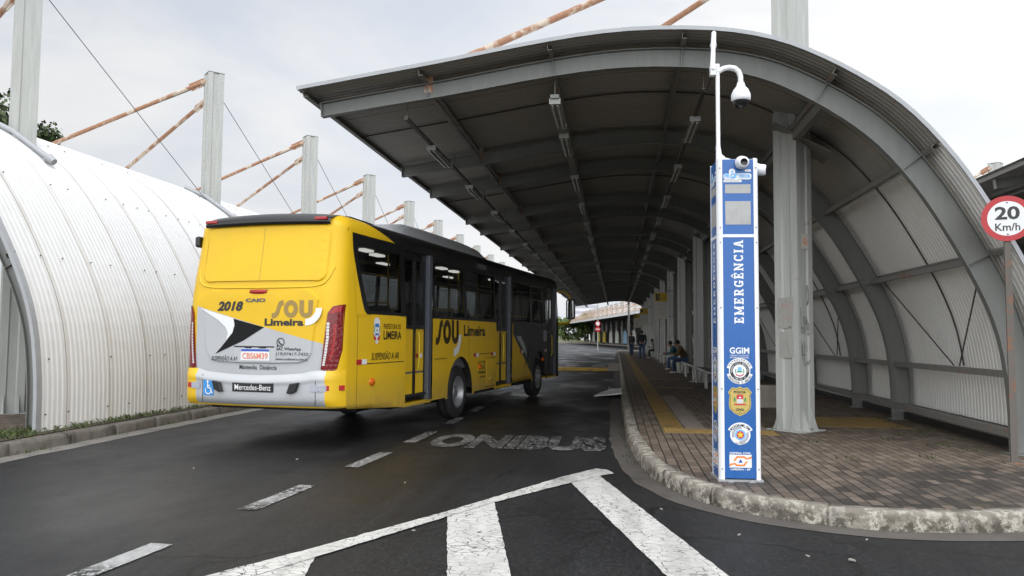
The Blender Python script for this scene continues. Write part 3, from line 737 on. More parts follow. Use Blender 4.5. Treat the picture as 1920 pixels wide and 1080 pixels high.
# ------------------------------------------------------------------ the bus (local: x right, y forward, z up; origin at the ground under the rear)
HW, BL = 1.23, 12.75
bus = empty('city_bus', (-4.845, 10.01, 0), R(-9), 'yellow and silver city bus numbered 2018 pulling in under the shelter', 'bus')
def sstep(a, b, x):
    t = max(0, min(1, (x-a)/(b-a))); return t*t*(3-2*t)
def hw(z): return HW-.055*sstep(1.7, 3.0, z)
def y0z(z): return .13*sstep(2.0, 3.15, z)+.015*sstep(.9, .4, z)
def roof_in(z):
    r_ = .24
    if z <= 3.0: return 0.0
    t = min(1, (z-3.0)/.22); return r_*(1-math.sqrt(max(0, 1-t*t)))
RC = .27
def rear_y(x, z):
    """y of the rear skin at lateral x (bowed panel with rounded corners)"""
    h = hw(z)-roof_in(z); ax = abs(x); base = y0z(z)+roof_in(z)*.6
    xe = h-RC
    if ax <= xe: return base-.055*(1-(ax/xe)**2)
    t = min(1, (ax-xe)/RC); return base+RC*(1-math.sqrt(max(0, 1-t*t)))
def side_x(z): return hw(z)-roof_in(z)
def on_rear(off=.004): return lambda x, z: (x, rear_y(x, z)-off, z)
def on_side(off=.004): return lambda y, z: (side_x(z)+off, y, z)

def livery():
    t = NT('bus_livery'); x = t.sepxyz(); X, Y, Z = x[0], x[1], x[2]
    yel = (.72, .45, .013); sil = (.44, .45, .46); blk = (.010, .010, .011)
    lt = lambda a, b: t.math('LESS_THAN', a, b); gt = lambda a, b: t.math('GREATER_THAN', a, b); AND = lambda *a: __import__('functools').reduce(lambda p, q: t.math('MULTIPLY', p, q), a); OR = lambda a, b: t.math('MAXIMUM', a, b)
    rearz = lt(Y, .26)
    s_rear = AND(rearz, lt(Z, t.math('MULTIPLY_ADD', X, -.255, 1.683)), lt(t.math('ABSOLUTE', X), 1.0), gt(Z, .62))
    s_front = AND(gt(Y, 8.05), gt(Z, t.math('MULTIPLY_ADD', Y, -.62, 6.6)))
    b_top = AND(gt(Z, 2.84), gt(Y, t.math('MULTIPLY_ADD', Z, -3.9, 13.36)))
    b_mid = AND(gt(Z, 1.845), gt(Y, 1.9), t.math('LESS_THAN', Z, 2.9))
    b_roof = AND(gt(Z, 3.205), gt(Y, .5))
    b_front = AND(gt(Y, 11.25), gt(Z, .6))
    c = t.mix(OR(s_rear, 0), yel, sil); c = t.mix(s_front, c, (.035, .037, .04)); c = t.mix(OR(OR(b_top, b_mid), OR(b_roof, b_front)), c, blk)
    dirt = t.ramp(t.noise(1.6, 7, .65), [(.45, 0), (.8, .35)])
    low = t.n('ShaderNodeMapRange'); low.inputs[1].default_value = 1.0; low.inputs[2].default_value = .4; t.l(Z, low.inputs[0])
    c = t.mix(t.math('MULTIPLY_ADD', t.math('MULTIPLY', low.outputs[0], t.noise(3, 6, .65)), 1.0, t.math('MULTIPLY', dirt, .38)), c, (.16, .13, .09))
    t.b.inputs['Coat Weight'].default_value = .06; t.b.inputs['Coat Roughness'].default_value = .12
    # faint waviness of sheet panels
    t.bump(t.noise(1.1, 2, .5, t.mapping((1, .6, 1.6))), .3, .035)
    return t.out(c, .38, 0, .28)
MAT['livery'] = livery()
MAT['yellow'] = simple('bus_yellow', (.72, .45, .013), .38, var=.05)
MAT['silver'] = simple('bus_silver', (.46, .47, .48), .36, .25, var=.05)
MAT['bus_white'] = simple('bus_white', (.74, .74, .74), .4, var=.03)
MAT['bus_black'] = simple('bus_black_gloss', (.010, .010, .011), .18, var=.1)
MAT['badge_grey'] = simple('badge_grey', (.36, .38, .42), .45)
MAT['decal_black'] = simple('decal_black', (.012, .012, .012), .7, spec=.15)
MAT['frame_grey'] = simple('door_post_grey', (.075, .083, .10), .4)
MAT['gold_brown'] = simple('logo_gold', (.30, .20, .05), .45, var=.05)
MAT['logo_dark'] = simple('logo_dark', (.035, .022, .008), .45, var=.05)
MAT['under'] = simple('underbody', (.012, .011, .010), .8)
MAT['red_lens'] = simple('red_lens', (.34, .014, .014), .12, var=.1)
MAT['red_dark'] = simple('dark_red_lens', (.16, .008, .010), .1, var=.1)
MAT['clear_lens'] = simple('clear_lens', (.62, .60, .58), .15, var=.3, scale=40)
MAT['orange_lens'] = simple('orange_lens', (.62, .12, .01), .2)
MAT['refl_red'] = simple('reflective_red', (.42, .02, .02), .3)
MAT['blue_sign'] = simple('access_blue', (.04, .26, .62), .4, var=.03)
MAT['plate_blue'] = simple('plate_blue', (.03, .09, .42), .4)
MAT['plate_red'] = simple('plate_letters', (.72, .25, .15), .4)
MAT['red_ink'] = simple('red_ink', (.50, .03, .05), .5); MAT['green_ink'] = simple('green_ink', (.05, .25, .08), .5); MAT['blue_ink'] = simple('blue_ink', (.04, .18, .45), .5)
MAT['rim'] = simple('steel_rim', (.33, .33, .34), .4, .6, grime=((.06, .055, .05), .6), scale=10)
MAT['seat_cloth'] = simple('seat_cloth', (.03, .033, .045), .8)
MAT['hand_yellow'] = simple('handrail_yellow', (.66, .48, .02), .4)
MAT['inside'] = simple('bus_inside', (.10, .10, .105), .7)
def glass():
    t = NT('tinted_glass'); t.t.nodes.remove(t.b); out = t.t.nodes['Material Output']
    tr = t.n('ShaderNodeBsdfTransparent'); tr.inputs[0].default_value = (.235, .247, .25, 1)
    gl = t.n('ShaderNodeBsdfGlossy'); gl.inputs['Roughness'].default_value = .03; gl.inputs[0].default_value = (.9, .9, .9, 1)
    lw = t.n('ShaderNodeLayerWeight'); lw.inputs[0].default_value = .5; fr = t.n('ShaderNodeMath', operation='MULTIPLY_ADD'); t.l(t.math('POWER', lw.outputs['Facing'], 3.0), fr.inputs[0]); fr.inputs[1].default_value = .35; fr.inputs[2].default_value = .03; mx_ = t.n('ShaderNodeMixShader')
    t.l(fr.outputs[0], mx_.inputs[0]); t.l(tr.outputs[0], mx_.inputs[1]); t.l(gl.outputs[0], mx_.inputs[2]); t.l(mx_.outputs[0], out.inputs[0]); return t.m
MAT['glass'] = glass()
def emit(name, col, s):
    t = NT(name); t.b.inputs['Emission Color'].default_value = (*col, 1); t.b.inputs['Emission Strength'].default_value = s; return t.out((.8, .8, .8), .4)
MAT['cabin_light'] = emit('cabin_light', (1, .97, .9), 3.2)

# --- body shell
REARW, FRONTW = 4.6, 10.45; AR = .66; AXZ = .50
W_R = [(.50, 1.97), (3.30, 4.83), (4.90, 6.70), (8.12, 9.62), (9.70, 11.20)]           # right windows
D_R = [(2.12, 3.22), (6.78, 7.98), (11.42, 12.45)]                                      # doors
W_L = [(.9, 2.5), (2.6, 4.2), (4.3, 5.9), (6.0, 7.6), (7.7, 9.3), (9.4, 11.0), (11.15, 12.3)]
ZB, ZT, ZD = 1.85, 2.86, 2.92
zs = [.42, .47, .60, 1.20, 1.50, 1.70, ZB, 2.1, 2.35, 2.6, ZT, ZD, 3.0, 3.04, 3.09, 3.14, 3.18, 3.21, 3.22]
ys = sorted(set([.27+.0, .5, BL-.15]+[v for p in W_R+D_R+W_L for v in p]+[REARW-.78, REARW+.78, FRONTW-.78, FRONTW+.78]+[.86+.6*k for k in range(19)]))
ys = [y for i, y in enumerate(ys) if i == 0 or y-ys[i-1] > 1e-4]
cols = [('R', y) for y in reversed(ys)]+[('C', x) for x in [HW-RC+RC*math.sin(R(a)) for a in (80, 65, 50, 35, 20, 8)]]+[('C', .96*k/8) for k in range(8, -9, -1)]+[('C', -(HW-RC+RC*math.sin(R(a)))) for a in (8, 20, 35, 50, 65, 80)]+[('L', y) for y in ys]
def zlow(y): return .42+.007*max(0, y)+(.15*(1-y/2.1) if y < 2.1 else 0)
def bp_(c, z):
    k, v = c; h = side_x(z)
    if k != 'C': z = max(z, zlow(v))
    else: z = max(z, .575)
    if k == 'R': return (h, max(v, y0z(z)+RC+roof_in(z)*.6) if v < .5 else v, z)
    if k == 'L': return (-h, max(v, y0z(z)+RC+roof_in(z)*.6) if v < .5 else v, z)
    x = v/HW*h if abs(v) > HW-RC+1e-6 else v/(HW-RC)*(h-RC)
    if abs(v) > HW-RC+1e-6: x = math.copysign(h-RC+(abs(v)-(HW-RC)), v)
    return (x, rear_y(x, z), z)
def opening(c0, c1, z0, z1):
    if c0[0] != c1[0] or c0[0] == 'C': return False
    a, b = sorted((c0[1], c1[1])); m_ = (a+b)/2; zm = (z0+z1)/2; inr = lambda l: any(p-1e-4 < m_ < q+1e-4 for p, q in l)
    if c0[0] == 'R':
        if inr(W_R) and ZB < zm < ZT: return True
        if inr(D_R) and .47 < zm < ZD: return True
    elif inr(W_L) and ZB < zm < ZT: return True
    if zm < 1.2 and (abs(m_-REARW) < .78 or abs(m_-FRONTW) < .78): return True
    return False
mb = MB(); nz = len(zs)
P_ = [[bp_(c, z) for z in zs] for c in cols]
vs = [p for r_ in P_ for p in r_]; fs = []
for i in range(len(cols)-1):
    for j in range(nz-1):
        if opening(cols[i], cols[i+1], zs[j], zs[j+1]): continue
        if cols[i][0] == 'C' and zs[j] < .62-.01 and abs(cols[i][1]) < .1*0: continue
        fs.append((i*nz+j, (i+1)*nz+j, (i+1)*nz+j+1, i*nz+j+1))
mb.add(vs, fs, 0, True)
n = len(cols)
mb.add([P_[i][-1] for i in range(n)], [tuple(range(n))[::-1]])
# skirt panels with the wheel cut-outs
for sx in (1, -1):
    for cy_ in (REARW, FRONTW):
        arc = [(cy_+AR*math.cos(R(a)), max(.42, AXZ+AR*math.sin(R(a)))) for a in range(180, -1, -8)]
        poly = [(cy_-.78, .42), (cy_-.78, 1.2), (cy_+.78, 1.2), (cy_+.78, .42), (cy_+AR, .42)]+arc[::-1]+[(cy_-AR, .42)]
        poly = [(cy_-.78, .42), (cy_-AR, .42)]+arc+[(cy_+AR, .42), (cy_+.78, .42), (cy_+.78, 1.2), (cy_-.78, 1.2)]
        v, f = tri_poly(poly); mb.add([(sx*hw(.8), a, b) for a, b in v], f)
        # arch lining
        mb.grid([[(sx*hw(.8), a, b), (sx*(hw(.8)-.45), a, b)] for a, b in arc], 1)
        mb.grid([[(sx*(hw(.8)-.45), a, b), (sx*(hw(.8)-.45), a, .30)] for a, b in arc], 1)
    pass
# front wall
mb.grid([[(x*side_x(z), BL-.15+.13*(1-x*x), z) for z in zs] for x in (-1, -.6, -.2, .2, .6, 1)], 2)
body = mb.build('body', ['livery', 'under', 'bus_black'], bus)
# floor, chassis, inner ceiling and inner engine box: dark interior
mb = MB(); mb.box((-HW+.05, .5, .56), (HW-.05, 3.7, .60)); mb.box((-HW+.5, 3.8, .36), (HW-.5, 11.2, .46)); mb.box((-HW+.05, 5.6, .40), (HW-.05, 9.6, .46)); mb.box((-.8, .12, .53), (.75, 1.4, .58)); mb.box((-.5, 1.9, .34), (.5, 3.6, .55)); mb.box((.3, 2.3, .36), (.9, 2.9, .54)); mb.build('chassis', 'under', bus)
mb = MB(); mb.box((-HW+.06, .45, .93), (HW-.10, 12.4, .96)); mb.box((-HW+.07, .42, .97), (HW-.10, .47, 2.9)); mb.box((-1.05, .5, 2.97), (1.05, 12.3, 2.99))
mb.box((HW-.12, 3.3, .96), (HW-.09, 6.7, 1.83)); mb.box((HW-.12, 8.05, .96), (HW-.09, 11.3, 1.83)); mb.box((-HW+.08, .5, .96), (-HW+.10, 12.3, 1.83)); mb.build('interior', 'inside', bus)
for k, (x, y, z) in enumerate([(s*.62, yy, .96) for yy in (1.1, 1.95, 3.9, 4.75, 5.6, 8.6, 9.4, 10.2) for s in (-1, 1)]):
    mb = MB()
    for sx in (-.24, .24):
        mb.box((x+sx-.215, y, z+.38), (x+sx+.215, y+.42, z+.47)); 
        mb.prism([(y-.10, z+.95), (y-.06, z+.42), (y+.03, z+.40), (y-.01, z+.96), (y-.05, z+1.06)], lambda a, b, t, x=x, sx=sx: (x+sx+t, a, b), -.205, .205)
    mb.box((x-.05, y+.1, z), (x+.05, y+.3, z+.38)); st = mb.build('seat', 'seat_cloth', bus, bevel=.02)
    mb2 = MB(); mb2.tube([(x-.42, y-.05, z+.9), (x-.42, y-.06, z+1.10), (x+.42, y-.06, z+1.10), (x+.42, y-.05, z+.9)], .016, 6); mb2.build('handle', 'hand_yellow', st)
for y in (2.1, 3.25, 5.2, 6.75, 8.0, 9.0, 11.3):
    for x in (-.36, .36): mb = MB(); mb.tube([(x, y, .96), (x, y, 2.97)], .017, 6); mb.build('handrail', 'hand_yellow', bus)
for x in (-.5, .5): mb = MB(); mb.tube([(x, .8, 2.72), (x, 11.5, 2.72)], .017, 6); mb.build('handrail', 'hand_yellow', bus)
for x, y in ((.36, 2.2), (.20, 2.95), (.33, 5.65), (.30, 6.45), (.36, 9.0), (.30, 9.9), (-.45, 4.5), (-.45, 8.0)):
    mb = MB(); mb.box((x-.07, y, 2.93), (x+.07, y+.34, 2.966)); mb.build('ceiling_light', 'cabin_light', bus)
# windows: pane plus black frit frame
def pane(mb, a, b, z0, z1, sx, mi=0, off=-.012):
    zz = [z0+(z1-z0)*k/5 for k in range(6)]; mb.grid([[(sx*(side_x(z)+off), y, z) for z in zz] for y in ((a, b) if sx > 0 else (b, a))], mi)
def frit(mb, a, b, z0, z1, sx, w=.05, off=.003):
    for (p, q, r_, s_) in ((a, a+w, z0, z1), (b-w, b, z0, z1)): pane(mb, p, q, r_, s_, sx, 0, off)
    pane(mb, a+w, b-w, z0, z0+w, sx, 0, off); pane(mb, a+w, b-w, z1-w, z1, sx, 0, off)
for sx, lst in ((1, W_R), (-1, W_L)):
    for k, (a, b) in enumerate(lst):
        mb = MB(); pane(mb, a, b, ZB, ZT, sx); w_ = mb.build('window', 'glass', bus)
        mb = MB(); frit(mb, a, b, ZB, ZT, sx)
        if sx > 0 and k in (1, 2, 3, 4): pane(mb, a, b, 2.47, 2.50, sx, 0, .002); pane(mb, (a+b)/2-.02, (a+b)/2+.02, ZB, 2.47, sx, 0, .002)
        if sx > 0 and k == 0: decal(mb, [(.41, 2.95), (.435, 2.70), (.62, 2.12), (.70, 1.92), (.78, 1.85), (2.08, 1.85), (2.08, 2.95)][::1], on_side(.0025), 0, .25) if False else None
        mb.build('window_frame', 'bus_black', w_)
# black mask around the slanted rear quarter window
mb = MB(); decal(mb, [(.41, 2.97), (.43, 2.72), (.53, 2.35), (.64, 2.03), (.71, 1.89), (.78, 1.845), (.92, 1.845), (.85, 1.905), (.76, 2.06), (.65, 2.38), (.56, 2.72), (.55, 2.97)], on_side(.0075), 0, .12); pane(mb, .55, 2.10, 2.85, 2.97, 1, 0, .004); pane(mb, 1.96, 2.11, 1.85, 2.97, 1, 0, .004); mb.build('window_mask', 'bus_black', bus)
mb = MB(); decal(mb, [(.46, 1.83), (.80, 1.83), (.78, 1.85), (.71, 1.89), (.64, 2.03), (.53, 2.35), (.46, 2.60)], on_side(.006), 0, .12); mb.build('corner_panel', 'yellow', bus)
# doors: two leaves each, recessed, yellow lower panels, grey posts
for di, (a, b) in enumerate(D_R):
    d = empty('door', (0, 0, 0)); d.parent = bus
    m_ = (a+b)/2-.02; xi = HW-.11
    fr = MB(); 
    for p in (a, m_-.035, b-.16):
        fr.box((xi-.02, p, .50), (xi+.03, p+(.07 if p != a else .06), 2.9))
    fr.box((xi-.018, a, 2.78), (xi+.028, b, 2.91)); fr.box((xi-.018, a, .50), (xi+.028, b, .56)); fr.box((xi-.017, a, 1.66), (xi+.027, b, 1.72)); fr.build('door_frame', 'bus_black', d)
    for p, q in ((a+.06, m_-.035), (m_+.035, b-.16)):
        mb = MB(); mb.box((xi-.006, p, .56), (xi+.006, q, 1.66)); mb.build('door_panel', 'yellow' if di < 2 else 'bus_black', d)
        mb = MB(); mb.box((xi-.004, p, 1.72), (xi+.004, q, 2.78)); mb.build('door_glass', 'glass', d)
    mb = MB(); mb.box((HW-.10, b-.15, .47), (HW-.012, b-.01, 2.92)); mb.build('door_post', 'frame_grey', d, bevel=.01)
    mb = MB(); mb.box((xi-.3, a, .42), (HW-.02, b, .47), 0); mb.build('door_step', 'yellow', d)
    mb = MB(); mb.tube([(xi+.05, m_+.09, 1.0), (xi+.07, m_+.09, 1.1), (xi+.07, m_+.09, 1.5), (xi+.05, m_+.09, 1.6)], .014, 6); mb.build('door_handle', 'hand_yellow', d)
    if di == 0: mb = MB(); mb.box((xi+.007, m_+.10, 1.18), (xi+.010, m_+.24, 1.25), 0); mb.box((xi+.007, m_+.24, 1.18), (xi+.010, m_+.36, 1.25), 1); mb.build('reflector', ['refl_red', 'bus_white'], d)
# panel seams, hatches, side reflectors, marker lamps
mb = MB(); f = on_side(.003)
for a, b, z in ((.62, 2.05, 1.145), (3.3, 3.9, 1.145), (5.3, 6.7, 1.19)):
    decal(mb, [(a, z-.006), (b, z-.006), (b, z+.006), (a, z+.006)], f)
for y in (.52, 5.02): decal(mb, [(y-.004, .45), (y+.004, .45), (y+.004, 1.84), (y-.004, 1.84)], f)
decal(mb, [(.30, 2.98), (.312, 2.98), (.312, 3.02), (.30, 3.02)], f)
for a, b, c, d_ in ((6.08, 6.68, .50, 1.10),):
    for p, q, r_, s_ in ((a, a+.012, c, d_), (b-.012, b, c, d_), (a, b, c, c+.012), (a, b, d_-.012, d_)): decal(mb, [(p, r_), (q, r_), (q, s_), (p, s_)], f)
mb.build('panel_seam', 'under', bus)
mb = MB(); mb.box((HW+.001, 6.10, .52), (HW+.010, 6.66, 1.08)); mb.tube([(HW+.012, 6.3, .66), (HW+.02, 6.45, .66)], .02, 6); mb.build('hatch', 'livery', bus, bevel=.004)
for y, z in ((.50, 1.175), (5.32, 1.175), (6.42, 1.175), (8.6, 1.18), (10.9, 1.18)):
    mb = MB(); mb.box((HW+.001, y, z-.035), (HW+.006, y+.15, z+.035), 0); mb.box((HW+.001, y+.15, z-.035), (HW+.006, y+.30, z+.035), 1); mb.build('side_reflector', ['refl_red', 'bus_white'], bus)
for y, z in ((.98, .88), (5.7, .93), (10.8, .95)):
    mb = MB(); mb.lathe([(.001, .035), (.035, .028), (.055, .01), (.06, -.004)], Matrix.Translation((HW, y, z)) @ Matrix.Rotation(R(90), 4, 'Y') @ Matrix.Scale(1.5, 4, (0, 1, 0)), 14); mb.build('marker_lamp', 'orange_lens', bus)
# side lettering
f = on_side(.005)
mb = MB(); add_text(mb, 'PREFEITURA DE', f, width=.60, height=.075, x0=1.32, y0=1.645); mb.build('lettering', 'logo_dark', bus)
mb = MB(); add_text(mb, 'LIMEIRA', f, width=.62, height=.125, bold=.02, x0=1.32, y0=1.49); mb.build('lettering', 'black', bus)
mb = MB(); add_text(mb, 'SUSPENSÃO A AR', f, width=.92, height=.13, bold=.008, shear=.15, x0=.94, y0=1.19); mb.build('lettering', 'black', bus)
mb = MB(); add_text(mb, 'Limeira', f, width=1.28, height=.215, bold=.03, x0=4.75, y0=1.545); mb.build('lettering', 'black', bus)
mb = MB()
for k, s in enumerate(('AR PARADA', '2018', 'ATENDIMENTO', 'ao usuário')): add_text(mb, s, f, width=(.52, .3, .56, .3)[k], height=(.05, .085, .05, .04)[k], align='CENTER', x0=5.86, y0=(1.0, .88, .79, .71)[k], bold=.01)
mb.build('lettering', 'black', bus)
mb = MB(); add_text(mb, 'LIMEIRA', on_side(.006), width=.62, height=.10, x0=5.6, y0=2.92); mb.build('lettering', 'badge_grey', bus)
def crest(mb, cx_, cz, s, f, flip=1):
    decal(mb, [(cx_+x*s, cz+z*s) for x, z in ((-.35, .55), (-.15, .72), (.15, .72), (.35, .55), (.42, -.1), (.30, -.45), (.1, -.75), (-.1, -.75), (-.30, -.45), (-.42, -.1))], f, 0)
    f2 = lambda x, z, o=.002: tuple(Vector(f(x, z))+(Vector(f(x, z))-Vector(f(x, z)))) 
def crest_in(mb, cx_, cz, s, f):
    decal(mb, [(cx_-.24*s, cz+.18*s), (cx_+.24*s, cz+.18*s), (cx_+.22*s, cz+.38*s), (cx_-.22*s, cz+.38*s)], f, 0)
    decal(mb, [(cx_-.24*s, cz-.28*s), (cx_+.24*s, cz-.28*s), (cx_+.2*s, cz-.16*s), (cx_-.2*s, cz-.16*s)], f, 0)
    for sx in (-1, 1): decal(mb, [(cx_+sx*.30*s, cz+.3*s), (cx_+sx*.38*s, cz+.2*s), (cx_+sx*.36*s, cz-.15*s), (cx_+sx*.28*s, cz-.1*s)][::sx], f, 1)
    for sx in (-1, 1): decal(mb, [(cx_+sx*.40*s, cz-.2*s), (cx_+sx*.34*s, cz-.5*s), (cx_+sx*.08*s, cz-.58*s), (cx_+sx*.08*s, cz-.42*s), (cx_+sx*.25*s, cz-.32*s)][::-sx], f, 2)
    decal(mb, circ(cx_, cz, .07*s, 10), f, 1)
mb = MB(); crest(mb, 1.10, 1.62, .26, on_side(.004)); em = mb.build('emblem', 'bus_white', bus); mb = MB(); crest_in(mb, 1.10, 1.62, .26, on_side(.006)); mb.build('emblem_detail', ['blue_ink', 'green_ink', 'red_ink'], em)
def sou_poly(mb, fn, x0, z0, w, h, mi=0):
    """rounded three-letter word mark: s, o, u"""
    k = w/3.05; q = lambda x, z: (x0+x*k, z0+z*h)
    st = .30
    # s: slanted flowing stroke
    pts = [(-.02, .13), (.22, .13), (.40, .30), (.50, .55), (.62, .80), (.86, .87)]
    L = []; Rr = []
    P2 = smooth_pts(pts, 6)
    for i, p in enumerate(P2):
        t = (P2[min(i+1, len(P2)-1)]-P2[max(i-1, 0)]).normalized(); nn = Vector((-t.y, t.x))
        L.append(p+nn*.14); Rr.append(p-nn*.14)
    m2 = MB.__new__(MB)
    for i in range(len(P2)-1): mb.add([fn(*q(*L[i])), fn(*q(*Rr[i])), fn(*q(*Rr[i+1])), fn(*q(*L[i+1]))], [(0, 1, 2, 3)], mi)
    o = [fn(*q(1.42+.52*math.cos(R(a)), .5+.5*math.sin(R(a)))) for a in range(0, 361, 12)]; i_ = [fn(*q(1.42+.21*math.cos(R(a)), .5+.24*math.sin(R(a)))) for a in range(0, 361, 12)]
    n_ = len(o); mb.add(o+i_, [(a, a+1, n_+a+1, n_+a) for a in range(n_-1)], mi)
    po = [(2.05, 1.0), (2.05, .45)]+[(2.54+.49*math.cos(R(a)), .42+.42*math.sin(R(a))) for a in range(180, 361, 12)]+[(3.03, 1.0)]
    pi_ = [(2.37, 1.0), (2.37, .45)]+[(2.54+.17*math.cos(R(a)), .42+.17*math.sin(R(a))) for a in range(180, 361, 12)]+[(2.71, 1.0)]
    n_ = len(po); mb.add([fn(*q(*p)) for p in po+pi_], [(a, n_+a, n_+a+1, a+1) for a in range(n_-1)], mi)
def smooth_pts(pts, k): return [Vector(a) for a in pts[:1]]+[v for v in catmull(pts, k)][1:]
def hook(mb, fn, xe, zt, r_, w, mi=0):
    a_ = [(xe+r_*math.cos(R(a)), zt+r_*math.sin(R(a))) for a in range(-90, 1, 9)]; b_ = [(xe+(r_-w)*math.cos(R(a)), zt+(r_-w)*math.sin(R(a))) for a in range(-90, 1, 9)]
    n_ = len(a_); mb.add([fn(*p) for p in a_+b_], [(i, i+1, n_+i+1, n_+i) for i in range(n_-1)], mi)
mb = MB(); sou_poly(mb, on_side(.005), 3.36, 1.40, 1.12, .435); mb.build('logo', 'logo_dark', bus)
mb = MB(); hook(mb, on_side(.006), 4.22, 1.57, .40, .14); mb.build('logo_hook', 'bus_white', bus)
# front-side livery wedge
mb = MB(); decal(mb, [(8.95, .75), (9.75, 1.52), (9.35, 1.02)], on_side(.004), 0, .4); decal(mb, [(8.3, 1.55), (9.25, 1.05), (9.1, 1.30), (8.7, 1.55)], on_side(.004), 1, .4); mb.build('livery_stripe', ['bus_black', 'silver'], bus)
mb = MB(); f = on_side(.006); decal(mb, [(10.85, 1.42), (11.2, 1.42), (11.2, 1.72), (10.85, 1.72)], f); mb.build('low_window', 'tower_glass', bus)

# --- rear face
F = on_rear(.006); F2 = on_rear(.009); F3 = on_rear(.012)
def rr(x0, z0, x1, z1, r_, n=5):
    o = []
    for cx_, cz, a in ((x1-r_, z0+r_, -90), (x1-r_, z1-r_, 0), (x0+r_, z1-r_, 90), (x0+r_, z0+r_, 180)):
        o += [(cx_+r_*math.cos(R(a+90*k/n)), cz+r_*math.sin(R(a+90*k/n))) for k in range(n+1)]
    return o
def outline(mb, poly, w, fn, mi=0, maxlen=.12):
    """thin raised or sunk line along a closed 2D path, following the skin"""
    P2 = []
    for i, p in enumerate(poly):
        q = poly[(i+1) % len(poly)]; k = max(1, int((Vector(q)-Vector(p)).length/maxlen))
        P2 += [(p[0]+(q[0]-p[0])*j/k, p[1]+(q[1]-p[1])*j/k) for j in range(k)]
    n_ = len(P2); c_ = Vector((sum(p[0] for p in P2)/n_, sum(p[1] for p in P2)/n_)); vs = []
    for i in range(n_):
        t = (Vector(P2[(i+1) % n_])-Vector(P2[i-1])).normalized(); nn = Vector((-t.y, t.x))*w/2
        vs += [fn(P2[i][0]+nn.x, P2[i][1]+nn.y), fn(P2[i][0]-nn.x, P2[i][1]-nn.y)]
    mb.add(vs, [(2*i, 2*((i+1) % n_), 2*((i+1) % n_)+1, 2*i+1) for i in range(n_)], mi, False)
def raised(mb, poly, d, edge, maxlen=.1, mi=0):
    """panel standing d proud of the rear skin with a bevelled edge"""
    c_ = Vector((sum(p[0] for p in poly)/len(poly), sum(p[1] for p in poly)/len(poly)))
    inner = inset_path(poly+[poly[0]], edge)[:-1]
    inner[0] = ((inner[0][0]+inset_path([poly[-1]]+poly, edge)[1][0])/2, (inner[0][1]+inset_path([poly[-1]]+poly, edge)[1][1])/2)
    v, f_ = tri_poly(inner, maxlen); mb.add([on_rear(d)(a, b) for a, b in v], f_, mi)
    n_ = len(poly); mb.add([on_rear(.001)(*p) for p in poly]+[on_rear(d)(*p) for p in inner], [(i, (i+1) % n_, n_+(i+1) % n_, n_+i) for i in range(n_)], mi)
mb = MB(); raised(mb, rr(-.93, 2.26, 1.02, 3.05, .13), .016, .02, .14); mb.build('rear_panel', 'livery', bus)
mb = MB(); decal(mb, [(.028, 2.28), (.034, 2.28), (.034, 3.04), (.028, 3.04)], on_rear(.018), 0, .1); mb.build('panel_seam', 'gold_brown', bus)
# engine hatch with a stepped lower lip
mb = MB(); hp = [(-.80, 1.30), (-.72, 1.20), (-.60, 1.165), (-.2, 1.15), (.25, 1.15), (.66, 1.165), (.78, 1.20), (.85, 1.30), (.93, 2.02), (.80, 2.16), (-.76, 2.16), (-.90, 2.02)]
raised(mb, hp, .022, .018, .12); mb.build('engine_hatch', 'livery', bus)
G = on_rear(.026); G2 = on_rear(.029); G3 = on_rear(.033)
mb = MB(); pts = [tuple(p) for p in catmull([(-1.03, 2.46), (-.97, 2.28), (-.82, 2.205), (-.4, 2.185), (.45, 2.185), (.88, 2.205), (1.02, 2.28), (1.09, 2.46)], 4)]
for i in range(len(pts)-1): mb.tube([on_rear(-.004)(*(Vector(pts[i]).lerp(Vector(pts[i+1]), k/6))) for k in range(7)], .014, 6)
mb.build('crease', 'yellow', bus)
mb = MB(); mb.tube([on_rear(.012)(x, 2.125+.02*(1-(abs(x-.035)/.15)**2)*0) for x in (-.10, -.03, .04, .11, .17)], [.02, .032, .034, .032, .02], 8); mb.build('brake_light', 'red_lens', bus)
mb = MB(); decal(mb, [(-.13, 2.10), (.20, 2.10), (.17, 2.155), (-.10, 2.155)], F2); mb.build('brake_light_surround', 'black', bus)
mb = MB(); decal(mb, [(-.345, 1.76), (.145, 1.645), (-.18, 1.46), (-.635, 1.275), (-.52, 1.39), (-.36, 1.56), (-.325, 1.66)][::-1], G, 0, .08); mb.build('livery_wedge', 'decal_black', bus)
mb = MB(); decal(mb, [(-.935, 1.915), (-.345, 1.765), (-.325, 1.68), (-.355, 1.57), (-.46, 1.46), (-.43, 1.56), (-.47, 1.64), (-.60, 1.74)][::-1], G2, 0, .08); mb.build('livery_swoosh', 'bus_white', bus)
mb = MB(); add_text(mb, '2018', G, width=.43, height=.135, bold=.05, shear=.25, x0=-.625, y0=1.865); mb.build('lettering', 'black', bus)
mb = MB(); add_text(mb, 'CAIO', G2, width=.31, height=.052, bold=.045, x0=-.155, y0=1.985); mb.build('lettering', 'frame_grey', bus)
mb = MB(); sou_poly(mb, G, .26, 1.775, .60, .235); mb.build('logo', 'gold_brown', bus)
mb = MB(); hook(mb, G2, .755, 1.905, .235, .088); mb.build('logo_hook', 'bus_white', bus)
mb = MB(); add_text(mb, 'Limeira', G, width=.58, height=.098, bold=.04, x0=.15, y0=1.665); mb.build('lettering', 'black', bus)
mb = MB(); add_text(mb, 'SUSPENSÃO A AR', G, width=.44, height=.075, shear=.2, bold=.012, x0=-.70, y0=1.185); mb.build('lettering', 'black', bus)
